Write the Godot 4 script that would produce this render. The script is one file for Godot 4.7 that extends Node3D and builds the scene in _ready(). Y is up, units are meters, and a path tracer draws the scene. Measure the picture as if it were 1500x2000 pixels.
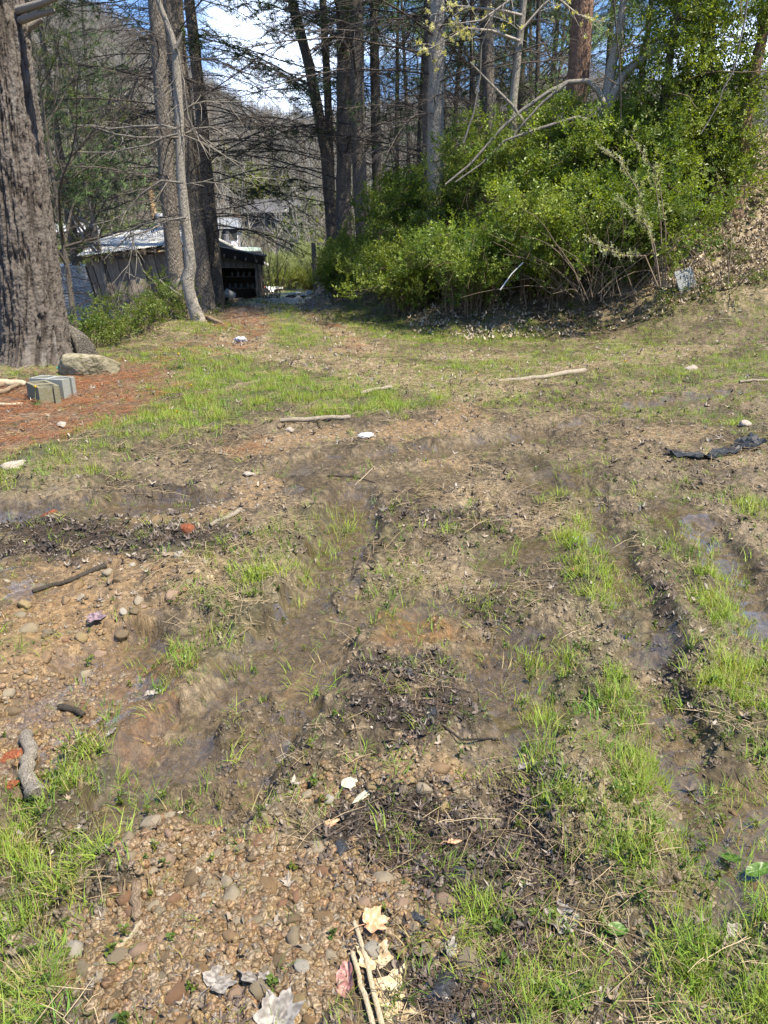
extends Node3D

const X0 := -9.0
const CS := 0.025
const NX := 720
const ND := 960
enum {GRASS, GRAVEL, WET, DARK, ORANGE, NEEDLE, STRAW, RAISE}
var R := RandomNumberGenerator.new()
var used := {}
var mg := PackedFloat32Array()
var mv := PackedFloat32Array()
var mw := PackedFloat32Array()
var mk := PackedFloat32Array()
var mo := PackedFloat32Array()
var mn := PackedFloat32Array()
var ms := PackedFloat32Array()
var mh := PackedFloat32Array()
var N1: FastNoiseLite
var N2: FastNoiseLite
var N3: FastNoiseLite
var N4: FastNoiseLite
var N5: FastNoiseLite
var N6: FastNoiseLite
var NW: FastNoiseLite
var ground: MeshInstance3D
var M := {}

# ---------------------------------------------------------------- small helpers
func fnl(sd: int, freq: float, oct: int, ridged := false) -> FastNoiseLite:
	var n := FastNoiseLite.new()
	n.seed = sd
	n.noise_type = FastNoiseLite.TYPE_SIMPLEX_SMOOTH
	n.frequency = freq
	n.fractal_type = FastNoiseLite.FRACTAL_RIDGED if ridged else FastNoiseLite.FRACTAL_FBM
	n.fractal_octaves = oct
	return n

func lin(r: float, g: float, b: float) -> Color:
	return Color(r, g, b).linear_to_srgb()

func mat(c: Color, rough := 0.9, spec := 0.35) -> StandardMaterial3D:
	var m := StandardMaterial3D.new()
	m.albedo_color = c
	m.roughness = rough
	m.metallic_specular = spec
	return m

func noise_tex(sd: int, freq: float, oct: int, a: Color, b: Color, size := 512, ridged := false, lo := 0.0, hi := 1.0) -> NoiseTexture2D:
	var t := NoiseTexture2D.new()
	t.width = size
	t.height = size
	t.seamless = true
	var nz := fnl(sd, freq, oct, ridged)
	if oct > 6:
		nz.fractal_gain = 0.72
	t.noise = nz
	t.generate_mipmaps = false
	var g := Gradient.new()
	g.set_color(0, a)
	g.set_color(1, b)
	g.set_offset(0, lo)
	g.set_offset(1, hi)
	t.color_ramp = g
	return t

func tint_mat(rough := 0.6, back := 0.0) -> StandardMaterial3D:
	var m := mat(Color.WHITE, rough)
	m.vertex_color_use_as_albedo = true
	if back > 0.0:
		m.backlight_enabled = true
		m.backlight = Color(back, back, back * 0.55)
	return m

func bark(sd: int, a: Color, b: Color, us: float, vs: float, relief := 1.5) -> StandardMaterial3D:
	var m := mat(Color.WHITE, 0.92, 0.25)
	m.albedo_texture = noise_tex(sd, 0.022, 4, a, b, 512, true, 0.25, 0.8)
	m.heightmap_enabled = true
	m.heightmap_texture = noise_tex(sd, 0.022, 4, Color.WHITE, Color.BLACK, 512, true, 0.2, 0.9)
	m.heightmap_scale = relief
	m.uv1_scale = Vector3(us, vs, 1)
	return m

func fine(m: StandardMaterial3D, sd: int, lo: float, scale: float, relief := 0.3) -> StandardMaterial3D:
	m.albedo_texture = noise_tex(sd, 0.03, 5, Color(lo, lo, lo), Color.WHITE, 512, false, 0.25, 0.75)
	m.heightmap_enabled = true
	m.heightmap_texture = noise_tex(sd + 1, 0.04, 5, Color.BLACK, Color.WHITE)
	m.heightmap_scale = relief
	m.uv1_triplanar = true
	m.uv1_scale = Vector3.ONE * scale
	return m

func numbered(called: String) -> String:
	if not used.has(called):
		used[called] = 0
		return called
	used[called] += 1
	return "%s_%03d" % [called, used[called]]

func tag(o: Node, label: String, category: String, group := "") -> Node:
	o.set_meta("label", label)
	o.set_meta("category", category)
	if group:
		o.set_meta("group", group)
	return o

func thing(called: String, label: String, category: String, at := Vector3.ZERO, turn := 0.0, group := "") -> Node3D:
	var o := Node3D.new()
	o.name = numbered(called)
	o.position = at
	o.rotation.y = turn
	add_child(o)
	tag(o, label, category, group)
	return o

func part(called: String, m: Mesh, mt: Material, parent: Node) -> MeshInstance3D:
	var o := MeshInstance3D.new()
	o.name = numbered(called) if parent == self else called
	o.mesh = m
	o.material_override = mt
	parent.add_child(o, true)
	return o

func structure(called: String, m: Mesh, mt: Material) -> MeshInstance3D:
	var o := part(called, m, mt, self)
	o.set_meta("kind", "structure")
	return o

func scatter(called: String, m: Mesh, mt: Material, xf: Array, cols: PackedColorArray, parent: Node = self) -> MultiMeshInstance3D:
	var mm := MultiMesh.new()
	mm.transform_format = MultiMesh.TRANSFORM_3D
	mm.use_colors = cols.size() > 0
	mm.mesh = m
	mm.instance_count = xf.size()
	for i in xf.size():
		mm.set_instance_transform(i, xf[i])
	if cols.size():
		for i in xf.size():
			mm.set_instance_color(i, cols[i])
	var o := MultiMeshInstance3D.new()
	o.name = numbered(called) if parent == self else called
	o.multimesh = mm
	o.material_override = mt
	o.set_meta("kind", "stuff")
	parent.add_child(o, true)
	return o

func rr(a: float, b: float) -> float:
	return R.randf_range(a, b)

func dir(ang: float, up: float) -> Vector3:
	return Vector3(cos(ang) * cos(up), sin(up), sin(ang) * cos(up))

# collects triangles
class Build:
	var v := PackedVector3Array()
	var uv := PackedVector2Array()
	var c := PackedColorArray()
	var n := PackedVector3Array()
	var ix := PackedInt32Array()
	var col := Color.WHITE
	func tube(p: Array, r: Array, sides: int, v0 := 0.0, closed := true) -> void:
		var first := v.size()
		var along := v0
		var side := Vector3.UP
		for i in p.size():
			var t: Vector3 = (p[mini(i + 1, p.size() - 1)] - p[maxi(i - 1, 0)]).normalized()
			if i == 0:
				side = t.cross(Vector3.FORWARD if absf(t.z) < 0.8 else Vector3.RIGHT).normalized()
			else:
				side = (side - t * side.dot(t)).normalized()
				along += p[i].distance_to(p[i - 1])
			var o := side.cross(t)
			for k in sides + 1:
				var a := TAU * k / sides
				var nn := side * cos(a) + o * sin(a)
				v.append(p[i] + nn * r[i])
				n.append(nn)
				uv.append(Vector2(float(k) / sides, along))
				c.append(col)
		for i in p.size() - 1:
			for k in sides:
				var a := first + i * (sides + 1) + k
				var b := a + sides + 1
				ix.append_array([a, a + 1, b, a + 1, b + 1, b])
		if closed and sides > 3:
			for e in [0, p.size() - 1]:
				var s := first + int(e) * (sides + 1)
				var m := v.size()
				v.append(p[e])
				n.append((p[e] - p[1 if e == 0 else p.size() - 2]).normalized())
				uv.append(Vector2(0.5, along))
				c.append(col)
				for k in sides:
					if e == 0:
						ix.append_array([m, s + k + 1, s + k])
					else:
						ix.append_array([m, s + k, s + k + 1])
	func quad(a: Vector3, b: Vector3, d: Vector3, e: Vector3) -> void:
		var s := v.size()
		var nn := -(b - a).cross(e - a).normalized()
		for q in [a, b, d, e]:
			v.append(q)
			n.append(nn)
			c.append(col)
		uv.append_array([Vector2(0, 0), Vector2(1, 0), Vector2(1, 1), Vector2(0, 1)])
		ix.append_array([s, s + 1, s + 2, s, s + 2, s + 3])
	func tri(a: Vector3, b: Vector3, d: Vector3, nn := Vector3.ZERO) -> void:
		var s := v.size()
		var own := -(b - a).cross(d - a).normalized()
		if nn == Vector3.ZERO:
			nn = own
		for q in ([a, b, d] if nn.dot(own) >= 0.0 else [a, d, b]):
			v.append(q)
			n.append(nn)
			c.append(col)
			uv.append(Vector2.ZERO)
		ix.append_array([s, s + 1, s + 2])
	func box(t: Transform3D, size: Vector3) -> void:
		var h := size * 0.5
		for ax in 3:
			for s in [-1.0, 1.0]:
				var u := Vector3.ZERO
				var w := Vector3.ZERO
				var o := Vector3.ZERO
				o[ax] = h[ax] * s
				u[(ax + 1) % 3] = h[(ax + 1) % 3] * s
				w[(ax + 2) % 3] = h[(ax + 2) % 3]
				quad(t * (o - u - w), t * (o - u + w), t * (o + u + w), t * (o + u - w))
	func mesh(colors := false) -> ArrayMesh:
		var a := []
		a.resize(Mesh.ARRAY_MAX)
		a[Mesh.ARRAY_VERTEX] = v
		a[Mesh.ARRAY_NORMAL] = n
		a[Mesh.ARRAY_TEX_UV] = uv
		if colors:
			a[Mesh.ARRAY_COLOR] = c
		a[Mesh.ARRAY_INDEX] = ix
		var m := ArrayMesh.new()
		m.add_surface_from_arrays(Mesh.PRIMITIVE_TRIANGLES, a)
		return m

func tube_mesh(p: Array, r: Array, sides: int) -> ArrayMesh:
	var b := Build.new()
	b.tube(p, r, sides)
	return b.mesh()

func box_mesh(size: Vector3, bev := 0.0) -> ArrayMesh:   # a box with chamfered edges
	if bev <= 0.0:
		var b := Build.new()
		b.box(Transform3D(), size)
		return b.mesh()
	var h := size * 0.5
	var st := SurfaceTool.new()
	st.begin(Mesh.PRIMITIVE_TRIANGLES)
	st.set_smooth_group(-1)
	var face := func(pts: Array, out: Vector3):
		var q := pts
		if (q[1] - q[0]).cross(q[2] - q[0]).dot(out) > 0.0:
			q = pts.duplicate()
			q.reverse()
		for k in range(1, q.size() - 1):
			for w in [q[0], q[k], q[k + 1]]:
				st.set_smooth_group(-1)
				st.add_vertex(w)
	var cn := func(sx: float, sy: float, sz: float, ax: int) -> Vector3:
		var p := Vector3(sx * h.x, sy * h.y, sz * h.z)
		for k in 3:
			if k != ax:
				p[k] -= signf(p[k]) * bev
		return p
	for ax in 3:
		for s in [-1.0, 1.0]:
			var pts := []
			for q in [[-1.0, -1.0], [1.0, -1.0], [1.0, 1.0], [-1.0, 1.0]]:
				var sg := Vector3.ZERO
				sg[ax] = s
				sg[(ax + 1) % 3] = q[0]
				sg[(ax + 2) % 3] = q[1]
				pts.append(cn.call(sg.x, sg.y, sg.z, ax))
			var o := Vector3.ZERO
			o[ax] = s
			face.call(pts, o)
	for ax in 3:
		for s in [[-1.0, -1.0], [1.0, -1.0], [1.0, 1.0], [-1.0, 1.0]]:
			var pts := []
			for e in [-1.0, 1.0]:
				var sg := Vector3.ZERO
				sg[ax] = e
				sg[(ax + 1) % 3] = s[0]
				sg[(ax + 2) % 3] = s[1]
				var two := [cn.call(sg.x, sg.y, sg.z, (ax + 1) % 3), cn.call(sg.x, sg.y, sg.z, (ax + 2) % 3)]
				if e > 0.0:
					two.reverse()
				pts.append_array(two)
			var o := Vector3.ZERO
			o[(ax + 1) % 3] = s[0]
			o[(ax + 2) % 3] = s[1]
			face.call(pts, o)
	for sx in [-1.0, 1.0]:
		for sy in [-1.0, 1.0]:
			for sz in [-1.0, 1.0]:
				face.call([cn.call(sx, sy, sz, 0), cn.call(sx, sy, sz, 1), cn.call(sx, sy, sz, 2)], Vector3(sx, sy, sz))
	st.generate_normals()
	return st.commit()

func rock_mesh(sd: int, size: Vector3, rough: float, rings := 12, cuts := 0, flat_n := false) -> ArrayMesh:   # a lump with planar facets cut off it
	var nz := fnl(sd, 1.1, 3)
	var rg := RandomNumberGenerator.new()
	rg.seed = sd
	var planes := []
	for k in cuts:
		planes.append([Vector3(rg.randf_range(-1, 1), rg.randf_range(-0.6, 1), rg.randf_range(-1, 1)).normalized(), rg.randf_range(0.5, 0.85)])
	var segs := rings * 2
	var b := Build.new()
	for i in rings + 1:
		for k in segs + 1:
			var th := PI * i / rings
			var ph := TAU * (k % segs) / segs
			var p := Vector3(sin(th) * cos(ph), cos(th), sin(th) * sin(ph))
			p *= 1.0 + rough * nz.get_noise_3dv(p * 1.3) + rough * 0.35 * nz.get_noise_3dv(p * 4.0)
			for pl in planes:
				var over: float = p.dot(pl[0]) - pl[1]
				if over > 0.0:
					p -= pl[0] * over * 0.93
			b.v.append(p * size)
			b.uv.append(Vector2(float(k) / segs, float(i) / rings))
	for i in rings:
		for k in segs:
			var a := i * (segs + 1) + k
			var d := a + segs + 1
			if i > 0:
				b.ix.append_array([a, a + 1, d])
			if i < rings - 1:
				b.ix.append_array([a + 1, d + 1, d])
	var st := SurfaceTool.new()
	st.begin(Mesh.PRIMITIVE_TRIANGLES)
	if flat_n:
		st.set_smooth_group(-1)
	for q in b.ix:
		if flat_n:
			st.set_smooth_group(-1)
		st.set_uv(b.uv[q])
		st.add_vertex(b.v[q])
	if not flat_n:
		st.index()
	st.generate_normals()
	return st.commit()

# ---------------------------------------------------------------- the lie of the land
func stroke(layer: int, r: float, w: float, pts: Array) -> void:   # pts: x, distance, x, distance ...
	var a: PackedFloat32Array = [mg, mv, mw, mk, mo, mn, ms, mh][layer]
	var gone := 0.0
	for s in maxi(1, pts.size() / 2 - 1):
		var p := Vector2(pts[s * 2], pts[s * 2 + 1])
		var q := p if pts.size() < 4 else Vector2(pts[s * 2 + 2], pts[s * 2 + 3])
		var reach := r * 1.75
		var i0 := clampi(int((minf(p.x, q.x) - reach - X0) / CS), 0, NX - 1)
		var i1 := clampi(int((maxf(p.x, q.x) + reach - X0) / CS), 0, NX - 1)
		var j0 := clampi(int((minf(p.y, q.y) - reach) / CS), 0, ND - 1)
		var j1 := clampi(int((maxf(p.y, q.y) + reach) / CS), 0, ND - 1)
		var pq := q - p
		var len2 := maxf(pq.length_squared(), 1e-6)
		var span := pq.length()
		var across := Vector2(-pq.y, pq.x) / maxf(span, 1e-4)
		gone += span
		for j in range(j0, j1 + 1):
			for i in range(i0, i1 + 1):
				var c := Vector2(X0 + i * CS, j * CS)
				var f := clampf((c - p).dot(pq) / len2, 0.0, 1.0)
				var t := c.distance_to(p + pq * f) / r
				if t > 2.2:
					continue
				t += 0.55 * NW.get_noise_2dv(c) + (0.25 if layer == RAISE else 0.5) * NW.get_noise_2dv(c * 4.0)
				if t > 1.75:
					continue
				var k := j * NX + i
				if layer == RAISE:
					var g := w * (1.0 - smoothstep(0.45, 1.05, t)) if w > 0.0 else w * (1.0 - smoothstep(0.55, 1.02, t)) - 0.34 * w * exp(-pow((t - 1.3) / 0.22, 2.0))
					if w < 0.0 and r < 0.18 and t < 1.1:
						g += 0.022 * smoothstep(-0.35, 0.35, sin((gone - span + f * span) * 62.0 + absf((c - p).dot(across)) * 34.0)) * (1.0 - smoothstep(0.55, 1.0, t)) * smoothstep(-0.25, 0.15, NW.get_noise_2dv(c * 0.8 + Vector2(7, 3)))
					if absf(g) > absf(a[k]) or (g < 0.0 and a[k] > 0.0 and t < 1.0):
						a[k] = g
				else:
					a[k] = maxf(a[k], w * (1.0 - smoothstep(0.35, 1.25, t)))
	match layer:
		GRASS: mg = a
		GRAVEL: mv = a
		WET: mw = a
		DARK: mk = a
		ORANGE: mo = a
		NEEDLE: mn = a
		STRAW: ms = a
		RAISE: mh = a

func cell(x: float, d: float) -> int:
	var i := int((x - X0) / CS)
	var j := int(d / CS)
	if i < 0 or j < 0 or i >= NX - 1 or j >= ND - 1 or d < 0.0 or x < X0:
		return -1
	return j * NX + i

func toe(x: float) -> float:
	if x < 1.3:
		return 13.3 - 2.15 * (x - 1.3)
	if x < 4.5:
		return 13.3 - 0.22 * (x - 1.3)
	return 12.6 + 0.3 * (x - 4.5)

func bank(x: float, d: float) -> float:
	if x < -2.4:
		return -1.0
	return minf((d - toe(x)) * (0.45 if x < 1.3 else 0.45 + 0.45 * smoothstep(1.3, 2.6, x)), (x + 2.25) * 2.6)

func base_h(x: float, d: float) -> float:
	var h := 0.0
	if d > 8.0:
		h = -0.02 * (minf(d, 34.0) - 8.0)
	if d > 34.0:
		h -= 0.16 * (minf(d, 75.0) - 34.0)
	if x > 2.0:
		h += 0.055 * minf(x - 2.0, 7.0)
	var s := bank(x, d)
	var lo := lerpf(-0.6, -3.0, smoothstep(3.2, 6.0, x))
	if s > lo:
		h += 1.5 * smoothstep(4.6, 7.5, x) * smoothstep(0.0, 3.6, s) + 2.1 * smoothstep(lo, 4.2, s) + 0.13 * maxf(0.0, minf(s, 30.0) - 4.0)
	if x < -4.3 and d > 10.5:
		h -= minf(1.1, 0.17 * (-4.3 - x)) * smoothstep(10.5, 14.0, d)
	var r := sqrt(x * x + d * d)
	if r > 60.0:
		var az := rad_to_deg(atan2(x, d))
		var e := 6.2 + 5.2 * smoothstep(-7.5, -20.0, az) + 1.5 * smoothstep(2.0, 14.0, az) + 0.4 * sin(az * 0.21) + 0.2 * sin(az * 0.53 + 1.0)
		if absf(az) > 60.0:
			e = 7.0
		var top := tan(deg_to_rad(e)) * 270.0 + 1.5
		var t := clampf((r - 82.0) / 188.0, 0.0, 1.4)
		var far := -7.1 + (top + 7.1) * (t * (1.18 - 0.18 * t) if t < 1.0 else 1.0 - (t - 1.0) * 0.8)
		h = lerpf(h, far, smoothstep(60.0, 95.0, r))
	return h

func rut(x: float, d: float) -> float:   # raised and sunken marks, smooth between cells
	var fx := (x - X0) / CS
	var fy := d / CS
	var i := int(fx)
	var j := int(fy)
	if fx < 0.0 or fy < 0.0 or i >= NX - 1 or j >= ND - 1:
		return 0.0
	fx -= i
	fy -= j
	var k := j * NX + i
	return lerpf(lerpf(mh[k], mh[k + 1], fx), lerpf(mh[k + NX], mh[k + NX + 1], fx), fy)

func smooth_h(x: float, d: float) -> float:
	return base_h(x, d) + rut(x, d) + N1.get_noise_2d(x, d) * (0.05 if d < 16.0 else 0.1)

func ground_h(x: float, d: float) -> float:
	var h := smooth_h(x, d)
	if d > 26.0 or d < -1.0:
		return h
	var k := cell(x, d)
	var a := 1.0
	if k >= 0:
		a = (1.0 - 0.55 * mw[k]) * (1.0 - 0.55 * mv[k])
	return h + a * (N2.get_noise_2d(x, d) * 0.042 + N3.get_noise_2d(x, d) * 0.028 * clampf(0.6 + N1.get_noise_2d(d * 3.0, x * 3.0), 0.2, 1.2) + 0.005 * N6.get_noise_2d(x, d))

func on_ground(x: float, d: float, lift := 0.0) -> Vector3:
	return Vector3(x, ground_h(x, d) + lift, -d)

func put_down(p: Vector3, lift := 0.0) -> Vector3:
	return Vector3(p.x, ground_h(p.x, -p.z) + lift, p.z)

func soft(m: float, n: float) -> float:
	return clampf(m * 2.2 - 0.6 + n * 0.9, 0.0, 1.0) if m > 0.03 else 0.0

func ground_color(x: float, d: float) -> Color:
	var t := N4.get_noise_2d(x, d)
	var f := N5.get_noise_2d(x, d)
	var c := Color(0.08, 0.061, 0.037).lerp(Color(0.215, 0.165, 0.105), clampf(0.46 + t * 1.25 + f * 0.9, 0.0, 1.0))
	var k := cell(x, d)
	if k < 0:
		var r := sqrt(x * x + d * d)
		var litter := Color(0.17, 0.125, 0.08).lerp(Color(0.28, 0.21, 0.14), clampf(0.5 + f, 0.0, 1.0))
		if d > 22.0 and d < 37.0 and x > -7.5 and x < -1.9:
			return Color(0.27, 0.22, 0.14).lerp(Color(0.11, 0.15, 0.04), clampf(0.5 + t * 1.5 + 0.5 * cos((x + 3.9) * 2.6), 0.0, 1.0))
		if bank(x, d) > 0.0 or r < 30.0 and d > 0.0:
			return litter.lerp(Color(0.09, 0.115, 0.03), clampf(0.25 + t * 1.3, 0.0, 0.75))
		if r > 40.0:
			var n := N4.get_noise_2d(x * 0.04, d * 0.04)
			litter = Color(0.105, 0.088, 0.066).lerp(Color(0.1, 0.12, 0.04), smoothstep(0.0, 0.35, n + 0.25 * (1.0 - smoothstep(70.0, 120.0, r))))
			litter = litter.lerp(Color(0.16, 0.14, 0.11), smoothstep(0.1, 0.4, N4.get_noise_2d(x * 0.02 + 40.0, d * 0.02)))
			return litter
		return c
	if mo[k] > 0.03:
		c = c.lerp(Color(0.26, 0.14, 0.05).lerp(Color(0.15, 0.095, 0.05), clampf(0.5 + f * 1.5, 0.0, 1.0)), soft(mo[k], t) * 0.85)
	if ms[k] > 0.03:
		c = c.lerp(Color(0.38, 0.3, 0.19).lerp(Color(0.19, 0.14, 0.085), clampf(0.5 + f * 1.6, 0.0, 1.0)), soft(ms[k], t))
	if mn[k] > 0.03:
		c = c.lerp(Color(0.21, 0.13, 0.075).lerp(Color(0.14, 0.09, 0.055), clampf(0.5 + f * 1.5, 0.0, 1.0)), soft(mn[k], t))
	if mv[k] > 0.03:
		c = c.lerp(Color(0.3, 0.2, 0.105), soft(mv[k], f) * 0.7)
	if mk[k] > 0.03:
		c = c.lerp(Color(0.034, 0.026, 0.02), soft(mk[k], f * 1.3 + t * 0.6) * 0.9)
	if mg[k] > 0.03:
		c = c.lerp(Color(0.1, 0.105, 0.04), soft(mg[k], f) * (0.3 if d < 5.0 else 0.6))
	if mw[k] > 0.03:
		c = c.lerp(Color(0.15, 0.105, 0.056).lerp(Color(0.075, 0.059, 0.034), clampf(0.5 + t * 1.4, 0.0, 1.0)), soft(mw[k], f * 0.5) * 0.6 * (1.0 - 0.8 * mo[k]))
	return c

# ---------------------------------------------------------------- the scene
func _ready() -> void:
	R.seed = 7
	var cam := Camera3D.new()
	cam.name = "camera"
	cam.position = Vector3(0, 1.5, 0)
	cam.rotation_degrees = Vector3(-20.15, 0, 0)
	cam.fov = 69.4
	cam.near = 0.05
	cam.far = 900.0
	add_child(cam)
	cam.current = true
	var env := Environment.new()
	env.background_mode = Environment.BG_SKY
	env.tonemap_mode = Environment.TONE_MAPPER_LINEAR
	env.tonemap_exposure = 2.35
	env.sdfgi_enabled = true
	env.ssao_enabled = true
	env.ssil_enabled = true
	var sm := ProceduralSkyMaterial.new()
	sm.sky_top_color = Color(0.4, 0.58, 0.84)
	sm.sky_horizon_color = Color(0.6, 0.76, 0.95)
	sm.sky_curve = 0.16
	sm.ground_bottom_color = Color(0.25, 0.22, 0.16)
	sm.ground_horizon_color = Color(0.45, 0.45, 0.4)
	sm.sun_angle_max = 6.0
	sm.sky_cover = clouds()
	sm.sky_cover_modulate = Color(1, 1, 1, 1)
	var sky := Sky.new()
	sky.sky_material = sm
	env.sky = sky
	env.background_energy_multiplier = 0.75
	var we := WorldEnvironment.new()
	we.name = "world_environment"
	we.environment = env
	add_child(we)
	var sun := DirectionalLight3D.new()
	sun.name = "sun"
	sun.light_color = Color(1.0, 0.955, 0.87)
	sun.light_energy = 1.6
	sun.light_angular_distance = 0.5
	sun.shadow_enabled = true
	var az := deg_to_rad(122.0)
	var el := deg_to_rad(62.0)
	sun.basis = Basis.looking_at(-Vector3(sin(az) * cos(el), sin(el), -cos(az) * cos(el)))
	add_child(sun)
	N1 = fnl(11, 0.4, 3)
	N2 = fnl(12, 3.2, 4)
	N3 = fnl(13, 7.0, 5, true)
	N4 = fnl(14, 1.1, 4)
	N5 = fnl(15, 14.0, 4)
	N6 = fnl(16, 30.0, 4)
	NW = fnl(17, 1.6, 3)
	var t0 := Time.get_ticks_msec()
	mg.resize(NX * ND); mv.resize(NX * ND); mw.resize(NX * ND); mk.resize(NX * ND)
	mo.resize(NX * ND); mn.resize(NX * ND); ms.resize(NX * ND); mh.resize(NX * ND)
	marks()
	build_ground()
	print("ground ", Time.get_ticks_msec() - t0)
	build_water()
	print("water ", Time.get_ticks_msec() - t0)
	build_far()
	print("far ", Time.get_ticks_msec() - t0)
	build_sheds()
	build_trees()
	print("trees ", Time.get_ticks_msec() - t0)
	build_bushes()
	print("bushes ", Time.get_ticks_msec() - t0)
	build_stones()
	print("stones ", Time.get_ticks_msec() - t0)
	build_grass()
	print("grass ", Time.get_ticks_msec() - t0)
	build_things()
	print("all ", Time.get_ticks_msec() - t0)

func clouds() -> ImageTexture:
	var w := 1024
	var h := 512
	var im := Image.create(w, h, false, Image.FORMAT_RGBA8)
	var nz := fnl(31, 2.1, 6)
	for j in h:
		var up := (0.5 - (j + 0.5) / h) * PI
		if up < -0.02:
			continue
		for i in w:
			var a := TAU * i / w
			var p := Vector3(cos(a) * cos(up), sin(up) * 2.6, sin(a) * cos(up))
			var v := nz.get_noise_3dv(p) + 0.2 - 0.8 * up + 0.35 * up * up
			var s := smoothstep(0.02, 0.42, v)
			im.set_pixel(i, j, Color(1.0, 1.0, 1.0, s * 0.92))
	return ImageTexture.create_from_image(im)

func marks() -> void:
	# grass
	stroke(GRASS, 0.55, 1.0, [-2.43, 5.10, -2.20, 5.60, -1.94, 6.09, -1.70, 6.90])
	stroke(GRASS, 0.5, 1.0, [-1.89, 5.92, -1.70, 6.90, -1.21, 7.51])
	stroke(GRASS, 0.5, 0.9, [-2.21, 7.93, -1.46, 8.44, -0.53, 7.65, 0.15, 7.14])
	stroke(GRASS, 0.4, 1.0, [-0.29, 6.90, 0.25, 7.14])
	stroke(GRASS, 0.8, 0.7, [-2.66, 10.48, -1.79, 8.63, -0.86, 8.26])
	stroke(GRASS, 0.35, 0.75, [-2.40, 4.47, -2.42, 4.85, -2.19, 4.80])
	stroke(GRASS, 0.65, 1.0, [-1.17, 12.29, -2.30, 17.96, -3.49, 24.30])
	stroke(GRASS, 0.7, 0.75, [-3.32, 15.86, -3.06, 13.27, -4.02, 15.27])
	stroke(GRASS, 0.7, 0.7, [-3.16, 10.48, -2.65, 11.06])
	stroke(GRASS, 0.8, 0.9, [-1.26, 18.78, -0.31, 15.27, 0.87, 12.85, 2.18, 12.85])
	stroke(GRASS, 0.6, 0.6, [0.78, 9.47, 1.69, 9.85, 3.15, 10.21])
	stroke(GRASS, 0.5, 0.55, [2.27, 11.06, 3.23, 10.48, 6.71, 15.27])
	stroke(GRASS, 0.5, 0.5, [2.99, 9.03, 3.51, 8.44, 4.83, 9.47])
	stroke(GRASS, 0.4, 0.5, [0.06, 8.83, 0.64, 8.44, 1.05, 7.14])
	stroke(GRASS, 0.35, 0.55, [2.35, 6.68, 2.89, 6.28, 3.03, 5.75])
	stroke(GRASS, 0.3, 0.5, [1.04, 5.17, 1.39, 4.80, 1.63, 4.47])
	stroke(GRASS, 0.28, 0.75, [-0.41, 4.00, -0.52, 3.35, -0.58, 2.86])
	stroke(GRASS, 0.16, 0.8, [-0.58, 2.86, -0.63, 2.56, -0.74, 2.38])
	stroke(GRASS, 0.16, 0.8, [-1.06, 3.32, -0.91, 3.23])
	stroke(GRASS, 0.2, 0.6, [0.00, 3.76, 0.03, 3.41, 0.04, 2.86])
	stroke(GRASS, 0.2, 0.6, [0.49, 3.84, 0.55, 3.48])
	stroke(GRASS, 0.22, 0.8, [1.13, 4.27, 1.06, 3.62, 0.96, 3.07, 0.90, 2.73])
	stroke(GRASS, 0.18, 0.5, [0.55, 2.82, 0.75, 2.86])
	stroke(GRASS, 0.16, 0.55, [1.06, 3.23, 0.81, 2.56, 0.65, 2.24])
	stroke(GRASS, 0.2, 1.0, [0.65, 2.31, 0.59, 1.96, 0.58, 1.73, 0.56, 1.59])
	stroke(GRASS, 0.12, 0.8, [0.84, 2.31, 0.75, 1.96, 0.65, 1.62])
	stroke(GRASS, 0.15, 0.55, [0.51, 1.53, 0.51, 1.40])
	stroke(GRASS, 0.25, 0.85, [1.52, 3.69, 1.57, 3.48, 1.57, 3.17])
	stroke(GRASS, 0.3, 0.8, [2.08, 4.37, 2.20, 4.09])
	stroke(GRASS, 0.18, 0.8, [1.44, 2.91, 1.34, 2.49, 1.15, 2.18])
	stroke(GRASS, 0.14, 0.7, [1.04, 2.12, 1.08, 1.96, 1.25, 2.09])
	stroke(GRASS, 0.14, 0.7, [0.97, 1.79, 0.95, 1.62, 0.81, 1.48])
	stroke(GRASS, 0.16, 0.8, [0.89, 1.30, 0.77, 1.17, 0.77, 1.07])
	stroke(GRASS, 0.14, 0.6, [0.70, 1.23, 0.63, 1.11])
	stroke(GRASS, 0.15, 0.6, [0.36, 1.23, 0.28, 1.11])
	stroke(GRASS, 0.16, 1.0, [-1.00, 1.88, -0.95, 1.81])
	stroke(GRASS, 0.14, 0.8, [-0.80, 1.68, -0.70, 1.64])
	stroke(GRASS, 0.11, 0.65, [-0.98, 1.55, -0.89, 1.42, -0.88, 1.30])
	stroke(GRASS, 0.09, 0.5, [-0.91, 1.62, -0.81, 1.45])
	stroke(GRASS, 0.1, 0.55, [-0.80, 1.17, -0.73, 1.08])
	stroke(GRASS, 0.12, 0.6, [-1.46, 2.56, -1.47, 2.64])
	stroke(GRASS, 0.3, 0.5, [-1.28, 3.84, -1.69, 4.00])
	stroke(GRASS, 0.1, 0.6, [0.22, 1.13, 0.27, 1.45])
	# loose stones
	stroke(GRAVEL, 0.32, 1.0, [-1.22, 2.86, -1.25, 2.56, -1.27, 2.28])
	stroke(GRAVEL, 0.2, 0.9, [-1.14, 1.98, -1.34, 2.34])
	stroke(GRAVEL, 0.35, 0.7, [-1.15, 3.07, -1.40, 3.23, -1.62, 3.07])
	stroke(GRAVEL, 0.12, 1.0, [-0.60, 1.50, -0.43, 1.45, -0.24, 1.42])
	stroke(GRAVEL, 0.2, 1.0, [-0.54, 1.26, -0.40, 1.30, -0.23, 1.30, -0.12, 1.30])
	stroke(GRAVEL, 0.17, 0.8, [-0.49, 1.13, -0.37, 1.17, -0.21, 1.13])
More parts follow.
